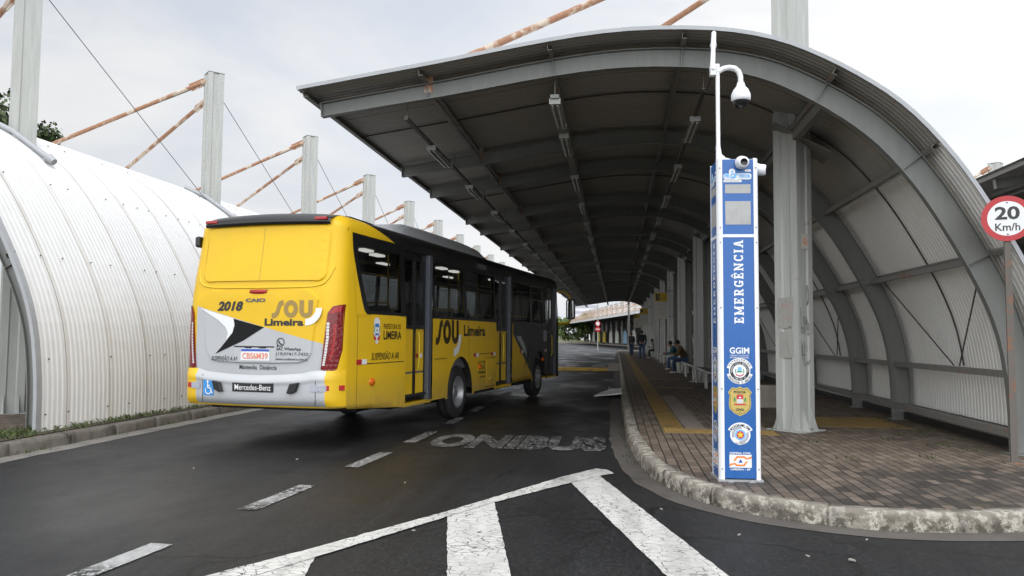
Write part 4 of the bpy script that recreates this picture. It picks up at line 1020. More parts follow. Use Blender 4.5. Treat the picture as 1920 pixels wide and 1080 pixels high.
mb = MB(); add_text(mb, 'SAC WhatsApp', G, width=.36, height=.052, bold=.02, x0=.34, y0=1.325); add_text(mb, '(19)97417-7420', G, width=.47, height=.055, bold=.004, x0=.335, y0=1.255, shear=.1); add_text(mb, 'www.soulimeira.com.br', G, width=.47, height=.034, bold=.015, x0=.335, y0=1.205)
add_ring(mb, .40, 1.445, .048, .060, G, 0, 24); decal(mb, [(.34, 1.38), (.375, 1.395), (.355, 1.415)], G)
for i, (a, b) in enumerate(zip([(.372, 1.472), (.378, 1.445), (.40, 1.42), (.425, 1.415)][:-1], [(.378, 1.445), (.40, 1.42), (.425, 1.415)])): decal(mb, quad(a[0], a[1], b[0], b[1], .018), G)
mb.build('lettering', 'black', bus)
mb = MB(); add_text(mb, 'Mantenha  Distância', F, width=.58, height=.058, bold=.008, x0=-.24, y0=1.075); mb.build('lettering', 'black', bus)
# number plate in its recess
mb = MB(); decal(mb, [(-.30, 1.175), (.315, 1.175), (.345, 1.385), (-.33, 1.385)], G, 0, .15); pr_ = mb.build('plate_recess', 'silver', bus)
mb = MB(); v = [G2(x, z) for x, z in ((-.34, 1.375), (.355, 1.375), (.345, 1.39), (-.33, 1.39))]; decal(mb, [(-.32, 1.372), (.31, 1.372), (.31, 1.390), (-.32, 1.390)], G2, 0, .15); mb.tube([G3(-.14, 1.375), G3(-.04, 1.375)], .014, 6); mb.tube([G3(.08, 1.375), G3(.18, 1.375)], .014, 6); mb.build('plate_lamp', 'black', bus)
mb = MB(); decal(mb, rr(-.205, 1.195, .245, 1.355, .012), G3, 0, .1); decal(mb, [(-.2, 1.318), (.24, 1.318), (.24, 1.350), (-.2, 1.350)], on_rear(.036), 1); add_text(mb, 'CBS6M39', on_rear(.037), width=.40, height=.085, bold=.02, x0=-.18, y0=1.215, mi=2); mb.build('number_plate', ['bus_white', 'plate_blue', 'plate_red'], bus)
# bumper: proud of the body, silver with yellow corners
bd = lambda x: 1-.78*sstep(.98, 1.2, abs(x))
def bumper():
    mb = MB(); XS = [-HW+.003+(2*HW-.006)*k/40 for k in range(41)]
    top = lambda x: 1.045-.045*math.cos(min(1, abs(x)/.85)*math.pi/2)+.03*sstep(.7, .95, abs(x))
    prof = lambda t: (.014+.055*math.sin(min(1, max(0, t))*math.pi)**.45)
    rows = []
    for x in XS:
        zt = top(x); zb = .60; r_ = []
        for k in range(11):
            t = k/10; z = zb+(zt-zb)*t
            d = .012+.060*min(1, t/.12)*(1 if t < .80 else (1-(t-.80)/.2*.75))
            if .74 < t < .90: d += .018*math.sin((t-.74)/.16*math.pi)
            xx = x*(1+(.02 if abs(x) > 1.0 else 0)); r_.append((max(-HW-.006, min(HW+.006, xx)), rear_y(max(-HW, min(HW, x)), z)-d*bd(x), z))
        rows.append(r_)
    o = len(mb.v); w = 11; vs = [p for r_ in rows for p in r_]
    for i in range(40):
        m_ = 0 if -.93 < (XS[i]+XS[i+1])/2 < 1.035 else 1
        for j in range(w-1): mb.f.append((i*w+j, (i+1)*w+j, (i+1)*w+j+1, i*w+j+1)); mb.mi.append(m_); mb.sm.append(True)
    mb.v += vs
    mb.grid([[rows[i][0], (rows[i][0][0], rows[i][0][1]+.3, .60)] for i in range(41)], 2)
    return mb.build('rear_bumper', ['silver', 'yellow', 'under'], bus)
bumper()
B = lambda x, z: (x, rear_y(x, z)-.077, z); B2 = lambda x, z: (x, rear_y(x, z)-.081, z)
mb = MB()
for x in (-.80, .945): decal(mb, [(x-.004, .61), (x+.004, .61), (x+.004, 1.0), (x-.004, 1.0)], B)
mb.build('bumper_seam', 'under', bus)
mb = MB(); decal(mb, rr(-.785, .71, -.605, .93, .006), B, 0, .1); ac = mb.build('access_sign', 'blue_sign', bus)
mb = MB(); cx_, cz = -.695, .79
add_ring(mb, cx_, cz-.01, .042, .056, B2, 0, 20, 150, 400); decal(mb, circ(cx_-.012, cz+.108, .018, 12), B2)
decal(mb, quad(cx_-.012, cz+.085, cx_-.008, cz+.02, .02), B2); decal(mb, quad(cx_-.008, cz+.025, cx_+.04, cz+.02, .018), B2); decal(mb, quad(cx_+.04, cz+.02, cx_+.06, cz-.045, .018), B2); decal(mb, quad(cx_+.056, cz-.045, cx_+.075, cz-.038, .014), B2); decal(mb, quad(cx_-.01, cz+.055, cx_+.03, cz+.052, .014), B2)
mb.build('wheelchair_symbol', 'bus_white', ac)
mb = MB(); decal(mb, [(-.295, .775), (.345, .775), (.345, .90), (-.295, .90)], B, 0, .1); nb_ = mb.build('name_plate', 'black', bus)
mb = MB(); add_text(mb, 'Mercedes-Benz', B2, width=.56, height=.075, bold=.004, x0=-.255, y0=.80); mb.build('lettering', 'bus_white', nb_)
for x, s in ((-.52, 1), (.64, -1)):
    mb = MB(); q = [(x-.09*s, .92), (x+.04*s, .90), (x+.085*s, .77), (x+.02*s, .765), (x-.05*s, .80)]
    mb.prism(q[::s], lambda a, b, t: (a, rear_y(a, b)-.075-t, b), 0, .05); mb.build('tow_hook', 'black', bus, bevel=.012)
for x0, sgn in ((-.98, -1), (1.06, 1)):
    mb = MB(); BB = lambda x, z: (x*1.012, rear_y(min(1.22, max(-1.22, x)), z)-.078*bd(x)-.003, z)
    a, b = (x0-.2, x0-.0) if sgn < 0 else (x0+.01, x0+.165)
    decal(mb, [(a, .812), (b, .812), (b, .88), (a, .88)], BB, 0, .04); c_, d_ = (b, b+.15) if sgn < 0 else (a-.2, a)
    decal(mb, [(c_, .80), (d_, .80), (d_, .885), (c_, .885)], BB, 1, .05); mb.build('rear_reflector', ['refl_red', 'badge_grey'], bus)
# tail lights: dark red lens wrapping the corner, bright top, LED strips
def tail(s):
    mb = MB(); q = lambda P2: [(s*a, b) for a, b in P2][::s]
    o = [(.985, 1.09), (1.10, 1.055), (1.165, 1.10), (1.205, 1.35), (1.215, 1.96), (1.12, 1.93), (1.06, 1.84)]
    fn = on_rear(.022); decal(mb, q(o), fn, 0, .05)
    P3 = q(o); n_ = len(P3); mb.add([on_rear(-.01)(*p) for p in P3]+[fn(*p) for p in P3], [(i, (i+1) % n_, n_+(i+1) % n_, n_+i) for i in range(n_)], 0)
    tl = mb.build('tail_light', 'red_dark', bus)
    mb = MB(); decal(mb, q([(1.075, 1.82), (1.195, 1.86), (1.20, 1.945), (1.13, 1.915)]), on_rear(.025), 0, .05); mb.build('indicator', 'red_lens', tl)
    for m_, off, nm in (('clear_lens', .0, 'led_strip'), ('red_lens', .075, 'led_strip')):
        mb = MB(); b = 1.045 if m_ == 'clear_lens' else 1.12
        pts = [(b-.025+off*0, 1.14+off), (b, 1.3), (b+.02, 1.5), (b+.025, 1.72-off*.3)]
        for i in range(3):
            for j in range(5):
                if (i*5+j) % 2 == 0 or True:
                    a0 = Vector(pts[i]).lerp(Vector(pts[i+1]), j/5); a1 = Vector(pts[i]).lerp(Vector(pts[i+1]), (j+.82)/5)
                    decal(mb, q([(a0.x-.016, a0.y), (a0.x+.016, a0.y), (a1.x+.016, a1.y), (a1.x-.016, a1.y)]), on_rear(.026), 0, .05)
        mb.build(nm, m_, tl)
tail(1); tail(-1)
# roof spoiler, clearance lamps, roof pod, rear camera
mb = MB(); XS = [-.97+1.98*k/24 for k in range(25)]
mb.grid([[(x, rear_y(x, 3.02)-.045+.02*abs(x)**3, 3.06-.012*x*x), (x, rear_y(x, 3.02)-.07+.02*abs(x)**3, 3.085-.012*x*x), (x, rear_y(x, 3.1)-.055, 3.16-.025*x*x), (x, rear_y(x, 3.18)+.02, 3.225-.03*x*x), (x, .65, 3.26-.03*x*x), (x, 1.4, 3.24-.02*x*x)] for x in XS]); sp = mb.build('roof_spoiler', 'bus_black', bus)
for x in (-.86, .88):
    mb = MB(); mb.cbox((x, rear_y(x, 3.1)-.065, 3.125), (.19, .05, .045), 0, 0); mb.build('clearance_lamp', 'red_lens', bus, bevel=.012)
mb = MB(); xs = [-1.0, -.95, -.75, 0, .75, .95, 1.0]; hz = [0, .19, .27, .29, .27, .19, 0]
mb.grid([[(x, y, 3.20+h*k) for x, h in zip(xs, hz)] for y, k in ((2.4, 0), (2.55, .55), (2.9, .92), (3.6, 1), (5.6, 1), (6.3, .8), (6.7, .35), (6.85, 0))]); mb.build('roof_pod', 'silver', bus)
mb = MB(); mb.box((-HW+.015, .16, 2.79), (-HW+.10, .29, 2.95)); mb.build('rear_camera', 'black', bus, bevel=.03)
# wheels
def wheel(x, y, s):
    """s = +1 outer face to the right"""
    m = Matrix.Translation((x, y, AXZ)) @ Matrix.Rotation(R(90)*s, 4, 'Y')
    w = empty('wheel', (0, 0, 0)); w.parent = bus
    mb = MB(); mb.lathe([(.29, -.02), (.31, .0), (.40, .005), (.455, -.01), (.485, -.035), (.497, -.06), (.497, -.12), (.488, -.125), (.488, -.135), (.497, -.14), (.497, -.22), (.47, -.27), (.31, -.28), (.29, -.25)], m, 44)
    for k in range(36):
        a = R(10*k); mb.add([m @ Vector((r_*math.cos(a+t), r_*math.sin(a+t), z)) for r_, t, z in ((.487, -.03, -.036), (.487, .03, -.036), (.499, .03, -.062), (.499, -.03, -.062))], [(0, 1, 2, 3)])
    mb.build('tyre', 'rubber', w)
    mb = MB(); deep = -.13 if y < 8 else -.02
    mb.lathe([(.30, -.01), (.285, .004), (.27, -.01), (.255, deep*.6), (.235, deep), (.20, deep-.012), (.165, deep+.01), (.12, deep+.015), (.115, deep+.07), (.09, deep+.085), (.0, deep+.09)], m, 32)
    for k in range(10):
        a = R(36*k); c_ = m @ Vector((.165*math.cos(a), .165*math.sin(a), deep+.02)); mb.lathe([(.016, -.02), (.016, .012), (.008, .02), (0, .02)], Matrix.Translation(c_) @ Matrix.Rotation(R(90)*s, 4, 'Y'), 6)
    mb.build('rim', 'rim', w)
    mb = MB()
    for k in range(5):
        a = R(72*k+18); c_ = m @ Vector((.215*math.cos(a), .215*math.sin(a), deep+.004)); mb.lathe([(.03, 0), (.0, .001)], Matrix.Translation(c_) @ Matrix.Rotation(R(90)*s, 4, 'Y'), 10)
    mb.build('rim_hole', 'under', w)
for y in (REARW, FRONTW):
    wheel(HW-.035, y, 1); wheel(-HW+.035, y, -1)
# kerb-side mirror on its yellow arm
mb = MB(); mb.tube([(HW-.1, BL-.15, 2.85), (HW+.08, BL+.22, 2.86), (HW+.22, BL+.32, 2.74), (HW+.25, BL+.33, 2.6)], .028, 8); mb.build('mirror_arm', 'yellow', bus); mb = MB(); mb.tube([(HW+.25, BL+.33, 2.1), (HW+.2, BL+.32, 1.95), (HW-.1, BL-.1, 1.90)], .04, 8); ma = mb.build('mirror_arm', 'yellow', bus)
mb = MB(); mb.prism(rr(-.13, -.30, .13, .30, .08), lambda a, b, t: (HW+.25+a, BL+.33+t, 2.35+b), -.05, .08); mi_ = mb.build('mirror', 'bus_black', bus, bevel=.02)
mb = MB(); v, f_ = tri_poly(rr(-.10, -.26, .10, .26, .06)); mb.add([(HW+.25+a, BL+.275, 2.35+b) for a, b in v], f_); MAT['mirror'] = simple('mirror_glass', (.8, .82, .82), .03, 1, var=.01); mb.build('mirror_glass', 'mirror', mi_)

# ------------------------------------------------------------------ emergency totem
MAT['totem_blue'] = simple('totem_blue', (.013, .103, .345), .28, var=.1, scale=2.2, grime=((.07, .15, .30), .3))
MAT['screen_grey'] = simple('clouded_acrylic', (.36, .36, .35), .4, var=.2, scale=9, grime=((.2, .2, .2), .6))
MAT['light_blue'] = simple('logo_light_blue', (.16, .45, .82), .4, var=.05)
MAT['gold'] = simple('badge_gold', (.50, .38, .10), .45, var=.15, scale=20)
MAT['badge_black'] = simple('badge_black', (.02, .02, .022), .5)
MAT['badge_orange'] = simple('badge_orange', (.72, .22, .04), .45, var=.04)
MAT['badge_blue'] = simple('badge_blue', (.02, .06, .34), .45)
MAT['badge_yellow'] = simple('badge_yellow', (.72, .52, .03), .45, var=.04)
TH, TW, TC = 3.20, .205, .052
tot = empty('emergency_totem', (1.190, 8.090, .15), R(3.5), 'tall blue and white emergency totem with cameras on the platform nose', 'emergency totem')
mb = MB()
for sx, sy in ((-1, -1), (1, -1), (1, 1), (-1, 1)):
    c_ = Vector((sx*(TW-TC), sy*(TW-TC))); a0 = {(-1, -1): 180, (1, -1): 270, (1, 1): 0, (-1, 1): 90}[(sx, sy)]
    poly = [(c_.x+.001*0, c_.y)]+[(c_.x+TC*math.cos(R(a0+9*k)), c_.y+TC*math.sin(R(a0+9*k))) for k in range(11)]
    mb.prism(poly, lambda x, y, t: (x, y, t), 0, TH)
mb.box((-TW+.03, -TW+.03, TH-.012), (TW-.03, TW-.03, TH-.004)); mb.box((-TW+.03, -TW+.03, 0), (TW-.03, TW-.03, .012))
mb.build('frame', 'white_alu', tot)
mb = MB(); mb.box((-TW-.012, -TW-.012, 0), (TW+.012, TW+.012, .018))
for sx in (-1, 1): mb.box((sx*.1-.03, -TW-.05, 0), (sx*.1+.03, -TW-.01, .008)); mb.lathe([(.012, 0), (.012, .012), (0, .014)], Matrix.Translation((sx*.1, -TW-.032, .008)), 6)
mb.build('base_plate', 'galv', tot)
mb = MB()
for sx in (-1, 1):
    for z in (.12, .9, 1.7, 2.35, 2.5, 3.1): mb.lathe([(.007, 0), (.006, .003), (0, .004)], Matrix.Translation((sx*(TW-.03), -TW-.0005, z)) @ Matrix.Rotation(R(90), 4, 'X'), 8)
mb.build('screw', 'cable', tot)
faces = {'front': lambda o: (lambda x, z: (x, -TW+.006-o, z)), 'left': lambda o: (lambda x, z: (-TW+.006-o, -x, z))}
for key in ('front', 'left', 'back', 'right'):
    t = {'front': 0, 'left': -90, 'back': 180, 'right': 90}[key]; rm = Matrix.Rotation(R(t), 4, 'Z')
    mb = MB(); w = TW-TC+.001
    for z0, z1 in ((.03, 2.405), (2.43, TH-.012)): mb.box((-w, -TW+.006, z0), (w, -TW+.03, z1), 0, rm)
    pan = mb.build('side_panel', 'totem_blue', tot)
    mb = MB(); mb.box((-TW+TC, -TW+.003, 2.403), (TW-TC, -TW+.03, 2.432), 0, rm); mb.build('joint_strip', 'white_alu', tot)
    if key in ('back', 'right'): continue
    def FN(o, rm=rm): return lambda x, z: tuple(rm @ Vector((x, -TW+.006-o, z)))
    mb = MB()
    for z0, z1 in ((2.845, 2.935), (2.53, 2.765)): decal(mb, rr(-.125, z0, .125, z1, .004), FN(.002))
    mb.build('display_window', 'screen_grey', pan)
    # upright slab-serif lettering, read from the bottom up
    SL = {'E': ['v0', 'h0', 'h1', 'hm', 's0', 's1', 'e'], }
    mb = MB(); cw, st, sf = .62, .19, .09
    def L(ch):
        B_ = []
        rect = lambda a, b, c, d: B_.append([(a, b), (c, b), (c, d), (a, d)])
        W_ = cw
        if ch in 'EÊ':
            rect(.08, 0, .08+st, 1); rect(0, 0, W_, .15); rect(0, .85, W_, 1); rect(.2, .43, .44, .57); rect(W_-.12, 0, W_, .30); rect(W_-.12, .70, W_, 1); rect(.38, .33, .47, .67)
            if ch == 'Ê': B_.append([(.10, 1.08), (.20, 1.08), (.32, 1.20), (.44, 1.08), (.54, 1.08), (.36, 1.32), (.28, 1.32)])
        elif ch == 'M':
            rect(.06, 0, .06+st, 1); rect(.66, 0, .66+st, 1); rect(-.03, 0, .33, .13); rect(.58, 0, .94, .13); rect(-.03, .87, .2, 1); rect(.72, .87, .94, 1)
            B_.append([(.2, 1), (.06, 1), (.38, .18), (.52, .18)]); B_.append([(.85, 1), (.71, 1), (.38, .18), (.52, .18)])
        elif ch == 'R':
            rect(.08, 0, .08+st, 1); rect(0, 0, .34, .13); rect(0, .86, .42, 1); rect(.2, .42, .42, .56)
            B_.append([(.40, 1), (.40, .86), (.46, .80), (.46, .62), (.40, .56), (.40, .42), (.58, .52), (.63, .62), (.63, .82), (.56, .95)]); B_.append([(.30, .44), (.48, .44), (.66, .13), (.66, 0), (.50, 0)]); rect(.50, 0, .72, .13)
        elif ch in 'GC':
            P_o = [(.34+.33*math.cos(R(a)), .5+.5*math.sin(R(a))) for a in range(42, 319, 12)]; P_i = [(.34+.15*math.cos(R(a)), .5+.35*math.sin(R(a))) for a in range(42, 319, 12)]
            for i in range(len(P_o)-1): B_.append([P_i[i], P_o[i], P_o[i+1], P_i[i+1]])
            rect(.52, .66, .64, 1)
            if ch == 'G': rect(.48, .05, .65, .48); rect(.34, .36, .70, .48)
            else: rect(.52, .03, .62, .30)
        elif ch == 'N':
            rect(.06, 0, .06+st*.8, 1); rect(.56, 0, .56+st*.8, 1); rect(-.03, 0, .30, .13); rect(-.03, .87, .2, 1); rect(.47, .87, .80, 1); B_.append([(.2, 1), (.03, 1), (.54, 0), (.71, 0)])
        elif ch == 'I': rect(.1, 0, .1+st, 1); rect(0, 0, .39, .13); rect(0, .87, .39, 1)
        elif ch == 'A':
            B_.append([(.05, 0), (.21, 0), (.45, 1), (.29, 1)]); B_.append([(.50, 0), (.70, 0), (.48, 1), (.29, 1)]); rect(.18, .26, .56, .39); rect(-.05, 0, .29, .13); rect(.44, 0, .78, .13)
        return B_
    widths = {'M': .95, 'N': .80, 'I': .42, 'A': .78, 'R': .74}
    tot_w = sum(widths.get(c, .69)+.17 for c in 'EMERGÊNCIA')-.17; k_ = .83/tot_w; hgt = .092; zc_ = 1.545
    for ch in 'EMERGÊNCIA':
        for q in L(ch): mb.add([FN(.002+.0003*random.random())(.046-b*hgt, zc_+a*k_) for a, b in q], [tuple(range(len(q)))[::-1]])
        zc_ += (widths.get(ch, .69)+.17)*k_
    mb.build('lettering', 'whitepaint', pan)
    mb = MB(); F_ = FN(.002); add_text(mb, 'GGIM', F_, width=.19, height=.063, bold=.025, align='CENTER', x0=0, y0=1.245)
    add_text(mb, 'GABINETE DE GESTÃO', F_, width=.185, height=.016, align='CENTER', y0=1.222); add_text(mb, 'INTEGRADA MUNICIPAL', F_, width=.185, height=.016, align='CENTER', y0=1.200); mb.build('lettering', 'whitepaint', pan)
    # project sticker at the top: white cloud shape, blue letters, small arc figure
    mb = MB()
    for q in (rr(-.14, 2.985, .135, 3.045, .02), rr(-.14, 2.957, .04, 2.982, .01), rr(.07, 3.062, .13, 3.085, .01), circ(-.055, 3.062, .032, 14), circ(-.02, 2.998, .03, 14)): decal(mb, q, FN(.002+.0004*len(mb.f)/40))
    stk = mb.build('sticker', 'whitepaint', pan)
    mb = MB(); add_text(mb, 'PR', FN(.006), height=.043, width=.055, bold=.05, x0=-.132, y0=3.0); add_text(mb, 'TETOR', FN(.006), height=.036, width=.118, bold=.05, x0=.008, y0=3.0)
    add_ring(mb, -.045, 3.02, .016, .028, FN(.006), 0, 20); decal(mb, [(-.07, 2.995), (-.015, 3.04), (.005, 3.045), (-.03, 3.0)], FN(.007)); decal(mb, circ(-.055, 3.066, .010, 10), FN(.006)); mb.build('sticker_lettering', 'light_blue', stk)
    mb = MB(); add_text(mb, 'SEGURANÇA MUNICIPAL', FN(.006), height=.011, width=.15, x0=-.13, y0=2.963); add_text(mb, 'apoio', FN(.006), height=.012, width=.035, x0=.08, y0=3.067); mb.build('sticker_lettering', 'badge_black', stk)
    def arc_text(mb, txt, cx_, cz, r_, a0, a1, h, o, mi=0, out=True, bold=.02):
        n_ = len(txt)
        for i, ch in enumerate(txt):
            if ch == ' ': continue
            a = R(a0+(a1-a0)*(i+.5)/n_); px, pz = cx_+r_*math.cos(a), cz+r_*math.sin(a); rt = a-math.pi/2 if out else a+math.pi/2
            v, f_ = text_geo(ch, 1, 'LEFT', bold); xs = [p[0] for p in v]; ys_ = [p[1] for p in v]; mx_ = (min(xs)+max(xs))/2; s = h/.72
            pts = [((x-mx_)*s, y*s) for x, y in v]; c, s2 = math.cos(rt), math.sin(rt)
            mb.add([FN(o)(px+x*c-y*s2, pz+x*s2+y*c) for x, y in pts], f_, mi)
    # badge 1: white ring cut at the sides, black ring, white centre with a small crest
    cz = 1.075; mb = MB(); 
    add_ring(mb, 0, cz, .088, .128, FN(.002), 0, 30, 14, 166); add_ring(mb, 0, cz, .088, .128, FN(.002), 0, 30, 194, 346); decal(mb, circ(0, cz, .104, 32), FN(.003), 0)
    add_ring(mb, 0, cz, .066, .094, FN(.004), 1, 36); decal(mb, rr(-.018, cz+.004, .018, cz+.04, .004), FN(.005), 2); decal(mb, rr(-.025, cz-.012, .025, cz+.002, .003), FN(.005), 3)
    add_ring(mb, 0, cz-.002, .040, .050, FN(.005), 4, 12, 215, 325); add_ring(mb, 0, cz, .036, .044, FN(.005), 5, 10, 150, 210); add_ring(mb, 0, cz, .036, .044, FN(.005), 5, 10, -30, 30)
    arc_text(mb, 'PATRULHEIRO', 0, cz, .104, 156, 24, .018, .005, 1); arc_text(mb, 'PROTETOR E AMIGO', 0, cz, .122, 204, 336, .018, .005, 1, False)
    arc_text(mb, 'GUARDA CIVIL MUNICIPAL', 0, cz, .073, 190, -10, .013, .006, 0); arc_text(mb, 'LIMEIRA SP', 0, cz, .086, 222, 318, .013, .006, 0, False)
    mb.build('badge', ['whitepaint', 'badge_black', 'light_blue', 'green_ink', 'red_ink', 'green_ink'], pan)
    # badge 2: golden shield
    cz = .78; mb = MB(); sh = [(0, .145), (.03, .128), (.075, .135), (.10, .105), (.115, .085), (.100, .055), (.108, -.02), (.100, -.075), (.06, -.115), (0, -.145)]
    P_ = [(x, cz+z) for x, z in sh]+[(-x, cz+z) for x, z in sh[-2:0:-1]]; decal(mb, P_[::-1], FN(.002), 0)
    Pi = [(x*.9, cz+(z_-cz)*.9) for x, z_ in P_]; 
    for i in range(len(Pi)): decal(mb, quad(*Pi[i], *Pi[(i+1) % len(Pi)], .004), FN(.003), 5)
    decal(mb, rr(-.032, cz+.02, .032, cz+.055, .006), FN(.004), 1); decal(mb, rr(-.03, cz-.02, .03, cz+.018, .006), FN(.004), 2)
    for k in range(3): decal(mb, [(-.028, cz-.014+.011*k), (.028, cz-.014+.011*k), (.028, cz-.010+.011*k), (-.028, cz-.010+.011*k)], FN(.005), 6)
    decal(mb, [(-.015, cz+.03), (.015, cz+.03), (.0, cz+.046)], FN(.005), 2)
    for s in (-1, 1): decal(mb, [(s*.045, cz-.01), (s*.062, cz+.012), (s*.055, cz+.045), (s*.04, cz+.02)][::s], FN(.004), 3)
    decal(mb, [(-.065, cz-.038), (.065, cz-.038), (.05, cz-.024), (-.05, cz-.024)], FN(.004), 1); add_ring(mb, 0, cz+.0, .058, .068, FN(.004), 1, 10, 60, 120)
    add_text(mb, 'POLÍCIA', FN(.005), width=.12, height=.03, bold=.03, align='CENTER', y0=cz+.078, mi=4); add_text(mb, 'CIVIL', FN(.005), width=.085, height=.026, bold=.03, align='CENTER', y0=cz-.095, mi=4); add_text(mb, 'SP', FN(.005), width=.018, height=.014, align='CENTER', y0=cz-.118, mi=4)
    mb.build('badge', ['gold', 'red_ink', 'whitepaint', 'green_ink', 'badge_black', 'logo_dark', 'badge_grey'], pan)
    # badge 3: white banner arc over a round shield with a yellow star
    cz = .458; mb = MB(); decal(mb, circ(0, cz-.005, .098, 30), FN(.002), 0); add_ring(mb, 0, cz-.02, .085, .135, FN(.003), 0, 24, 28, 152)
    add_ring(mb, 0, cz-.005, .058, .082, FN(.0035), 1, 20, 80, 200); add_ring(mb, 0, cz-.005, .058, .082, FN(.0035), 1, 20, 260, 380); decal(mb, circ(0, cz-.005, .052, 26), FN(.004), 2); decal(mb, circ(0, cz-.005, .037, 24), FN(.005), 3)
    decal(mb, [((.034 if k % 2 == 0 else .016)*math.sin(R(36*k)), cz-.005+(.034 if k % 2 == 0 else .016)*math.cos(R(36*k))) for k in range(10)][::-1], FN(.006), 4)
    arc_text(mb, 'POLÍCIA MILITAR', 0, cz-.02, .098, 147, 33, .024, .005, 5, True, .03); arc_text(mb, 'SÃO PAULO', 0, cz-.005, .094, 235, 305, .012, .005, 5, False)
    mb.build('badge', ['whitepaint', 'badge_grey', 'light_blue', 'red_ink', 'badge_yellow', 'badge_black'], pan)
    # badge 4: white oblong, orange angular bands, blue triangle
    z0 = .135; mb = MB(); decal(mb, [(-.107, z0), (.107, z0), (.107, z0+.125), (-.107, z0+.125)], FN(.002), 0)
    decal(mb, [(-.072, z0+.062), (-.038, z0+.112), (.04, z0+.112), (.060, z0+.094), (.107, z0+.112), (.107, z0+.090), (.055, z0+.078), (.032, z0+.094), (-.028, z0+.094), (-.052, z0+.062)][::-1], FN(.003), 1)
    decal(mb, [(.072, z0+.063), (.038, z0+.013), (-.04, z0+.013), (-.060, z0+.031), (-.107, z0+.013), (-.107, z0+.035), (-.055, z0+.047), (-.032, z0+.031), (.028, z0+.031), (.052, z0+.063)][::-1], FN(.003), 1)
    decal(mb, [(-.022, z0+.048), (.022, z0+.048), (0, z0+.082)], FN(.003), 2); 
    add_text(mb, 'DEFESA CIVIL', FN(.003), width=.205, height=.018, bold=.03, align='CENTER', y0=z0+.132, mi=0); add_text(mb, 'LIMEIRA - SP', FN(.003), width=.19, height=.018, bold=.03, align='CENTER', y0=z0-.026, mi=0)
    mb.build('badge', ['whitepaint', 'badge_orange', 'badge_blue'], pan)
# pole with flared foot, junction box, dome camera on its arm, two bullet cameras
px, py = -TW+.025, -TW+.05
mb = MB(); mb.tube([(px, py, TH-.02), (px, py, TH+.98)], .021, 12)
mb.prism([(px-.021, TH-.005), (px+.13, TH-.005), (px+.07, TH+.012), (px+.03, TH+.05), (px+.015, TH+.14), (px-.021, TH+.14)], lambda a, b, t: (a, py+t, b), -.02, .02); mb.build('pole', 'white_plastic', tot)
mb = MB(); mb.box((px-.075, py-.03, TH+.86), (px-.021, py+.04, TH+.98)); mb.lathe([(.022, 0), (.022, .012), (0, .014)], Matrix.Translation((px-.047, py-.03, TH+.93)) @ Matrix.Rotation(R(90), 4, 'X'), 10); mb.build('junction_box', 'white_plastic', tot, bevel=.006)
mb = MB(); arc = [(px, TH+.90), (px+.06, TH+.935), (px+.12, TH+.945), (px+.17, TH+.935), (px+.21, TH+.90), (px+.228, TH+.85), (px+.230, TH+.76)]
mb.tube([(a, py, b) for a, b in arc], .027, 12); mb.build('camera_arm', 'white_plastic', tot)
dc = Matrix.Translation((px+.230, py, TH+.635))
mb = MB(); mb.lathe([(.0, .155), (.035, .15), (.045, .11), (.075, .075), (.094, .03), (.098, -.02), (.09, -.035), (.085, -.04)], dc, 26); dm = mb.build('dome_camera', 'white_plastic', tot)
mb = MB(); mb.lathe([(.082, -.035), (.078, -.065), (.055, -.098), (.025, -.112), (.0, -.116)], dc, 22); mb.build('camera_lens', 'bus_black', dm)
for p, d in (((.035, -TW-.005, TH-.05), Vector((.05, -1, -.12))), ((TW+.005, -.05, TH-.085), Vector((1, -.35, -.12)))):
    q = d.normalized().to_track_quat('Z', 'Y').to_matrix().to_4x4(); m = Matrix.Translation(p) @ q
    mb = MB(); mb.lathe([(.0, -.03), (.062, -.02), (.068, .015), (.058, .04), (.056, .085), (.05, .10), (.036, .105)], m, 22); b_ = mb.build('bullet_camera', 'white_plastic', tot)
    mb = MB(); mb.lathe([(.037, .103), (.03, .09), (.0, .088)], m, 18); mb.build('camera_lens', 'bus_black', b_)
# conduit from the totem pole up to the shelter edge
wp = Matrix.Translation((1.190, 8.090, .15)) @ Matrix.Rotation(R(3.5), 4, 'Z')
p0 = wp @ Vector((px-.047, py+.01, TH+.98)); p1 = Vector((1.235, 9.93, 5.44))
mb = MB(); mb.tube([p0, p0.lerp(p1, .55)], .026, 10); mb.tube([p0.lerp(p1, .55), p1], .031, 10); mb.tube([p0.lerp(p1, .53), p0.lerp(p1, .58)], .037, 10); tag(mb.build('conduit', 'white_plastic'), 'white conduit leaning from the totem pole up to the shelter roof edge', 'conduit')
p2 = Vector((1.12, 10.45, 4.86))
mb = MB(); mb.tube([p0-Vector((0, 0, .1)), (p0+p2)/2-Vector((0, 0, .12)), p2], .014, 6); tag(mb.build('cable', 'black'), 'black cable drooping from the totem junction box into the shelter', 'cable')

# ------------------------------------------------------------------ speed sign at the right edge
MAT['sign_red'] = simple('sign_red', (.42, .02, .025), .4, var=.08); MAT['sign_white'] = simple('sign_white', (.72, .72, .71), .4, var=.05)
MAT['post_rust'] = metal_paint('rusted_post', (.13, .115, .10), rust=.6, rough=.75)
sg = empty('speed_sign', (4.50, 9.62, .15), R(-14), 'round red rimmed 20 Km/h speed sign on a rusty post', 'road sign')
mb = MB(); mb.box((-.035, -.02, -.03), (.035, .02, 2.95)); mb.box((-.10, -.09, -.02), (.10, .09, .008)); mb.build('post', 'post_rust', sg)
FS = lambda o: (lambda x, z: (x, -.034-o, 2.81+z))
mb = MB(); mb.prism(circ(0, 0, .265, 48), lambda a, b, t: (a, -.034+t, 2.81+b), 0, .006); pl = mb.build('sign_plate', 'sign_red', sg)
mb = MB(); decal(mb, circ(0, 0, .202, 48), FS(.001)); mb.build('sign_face', 'sign_white', pl)
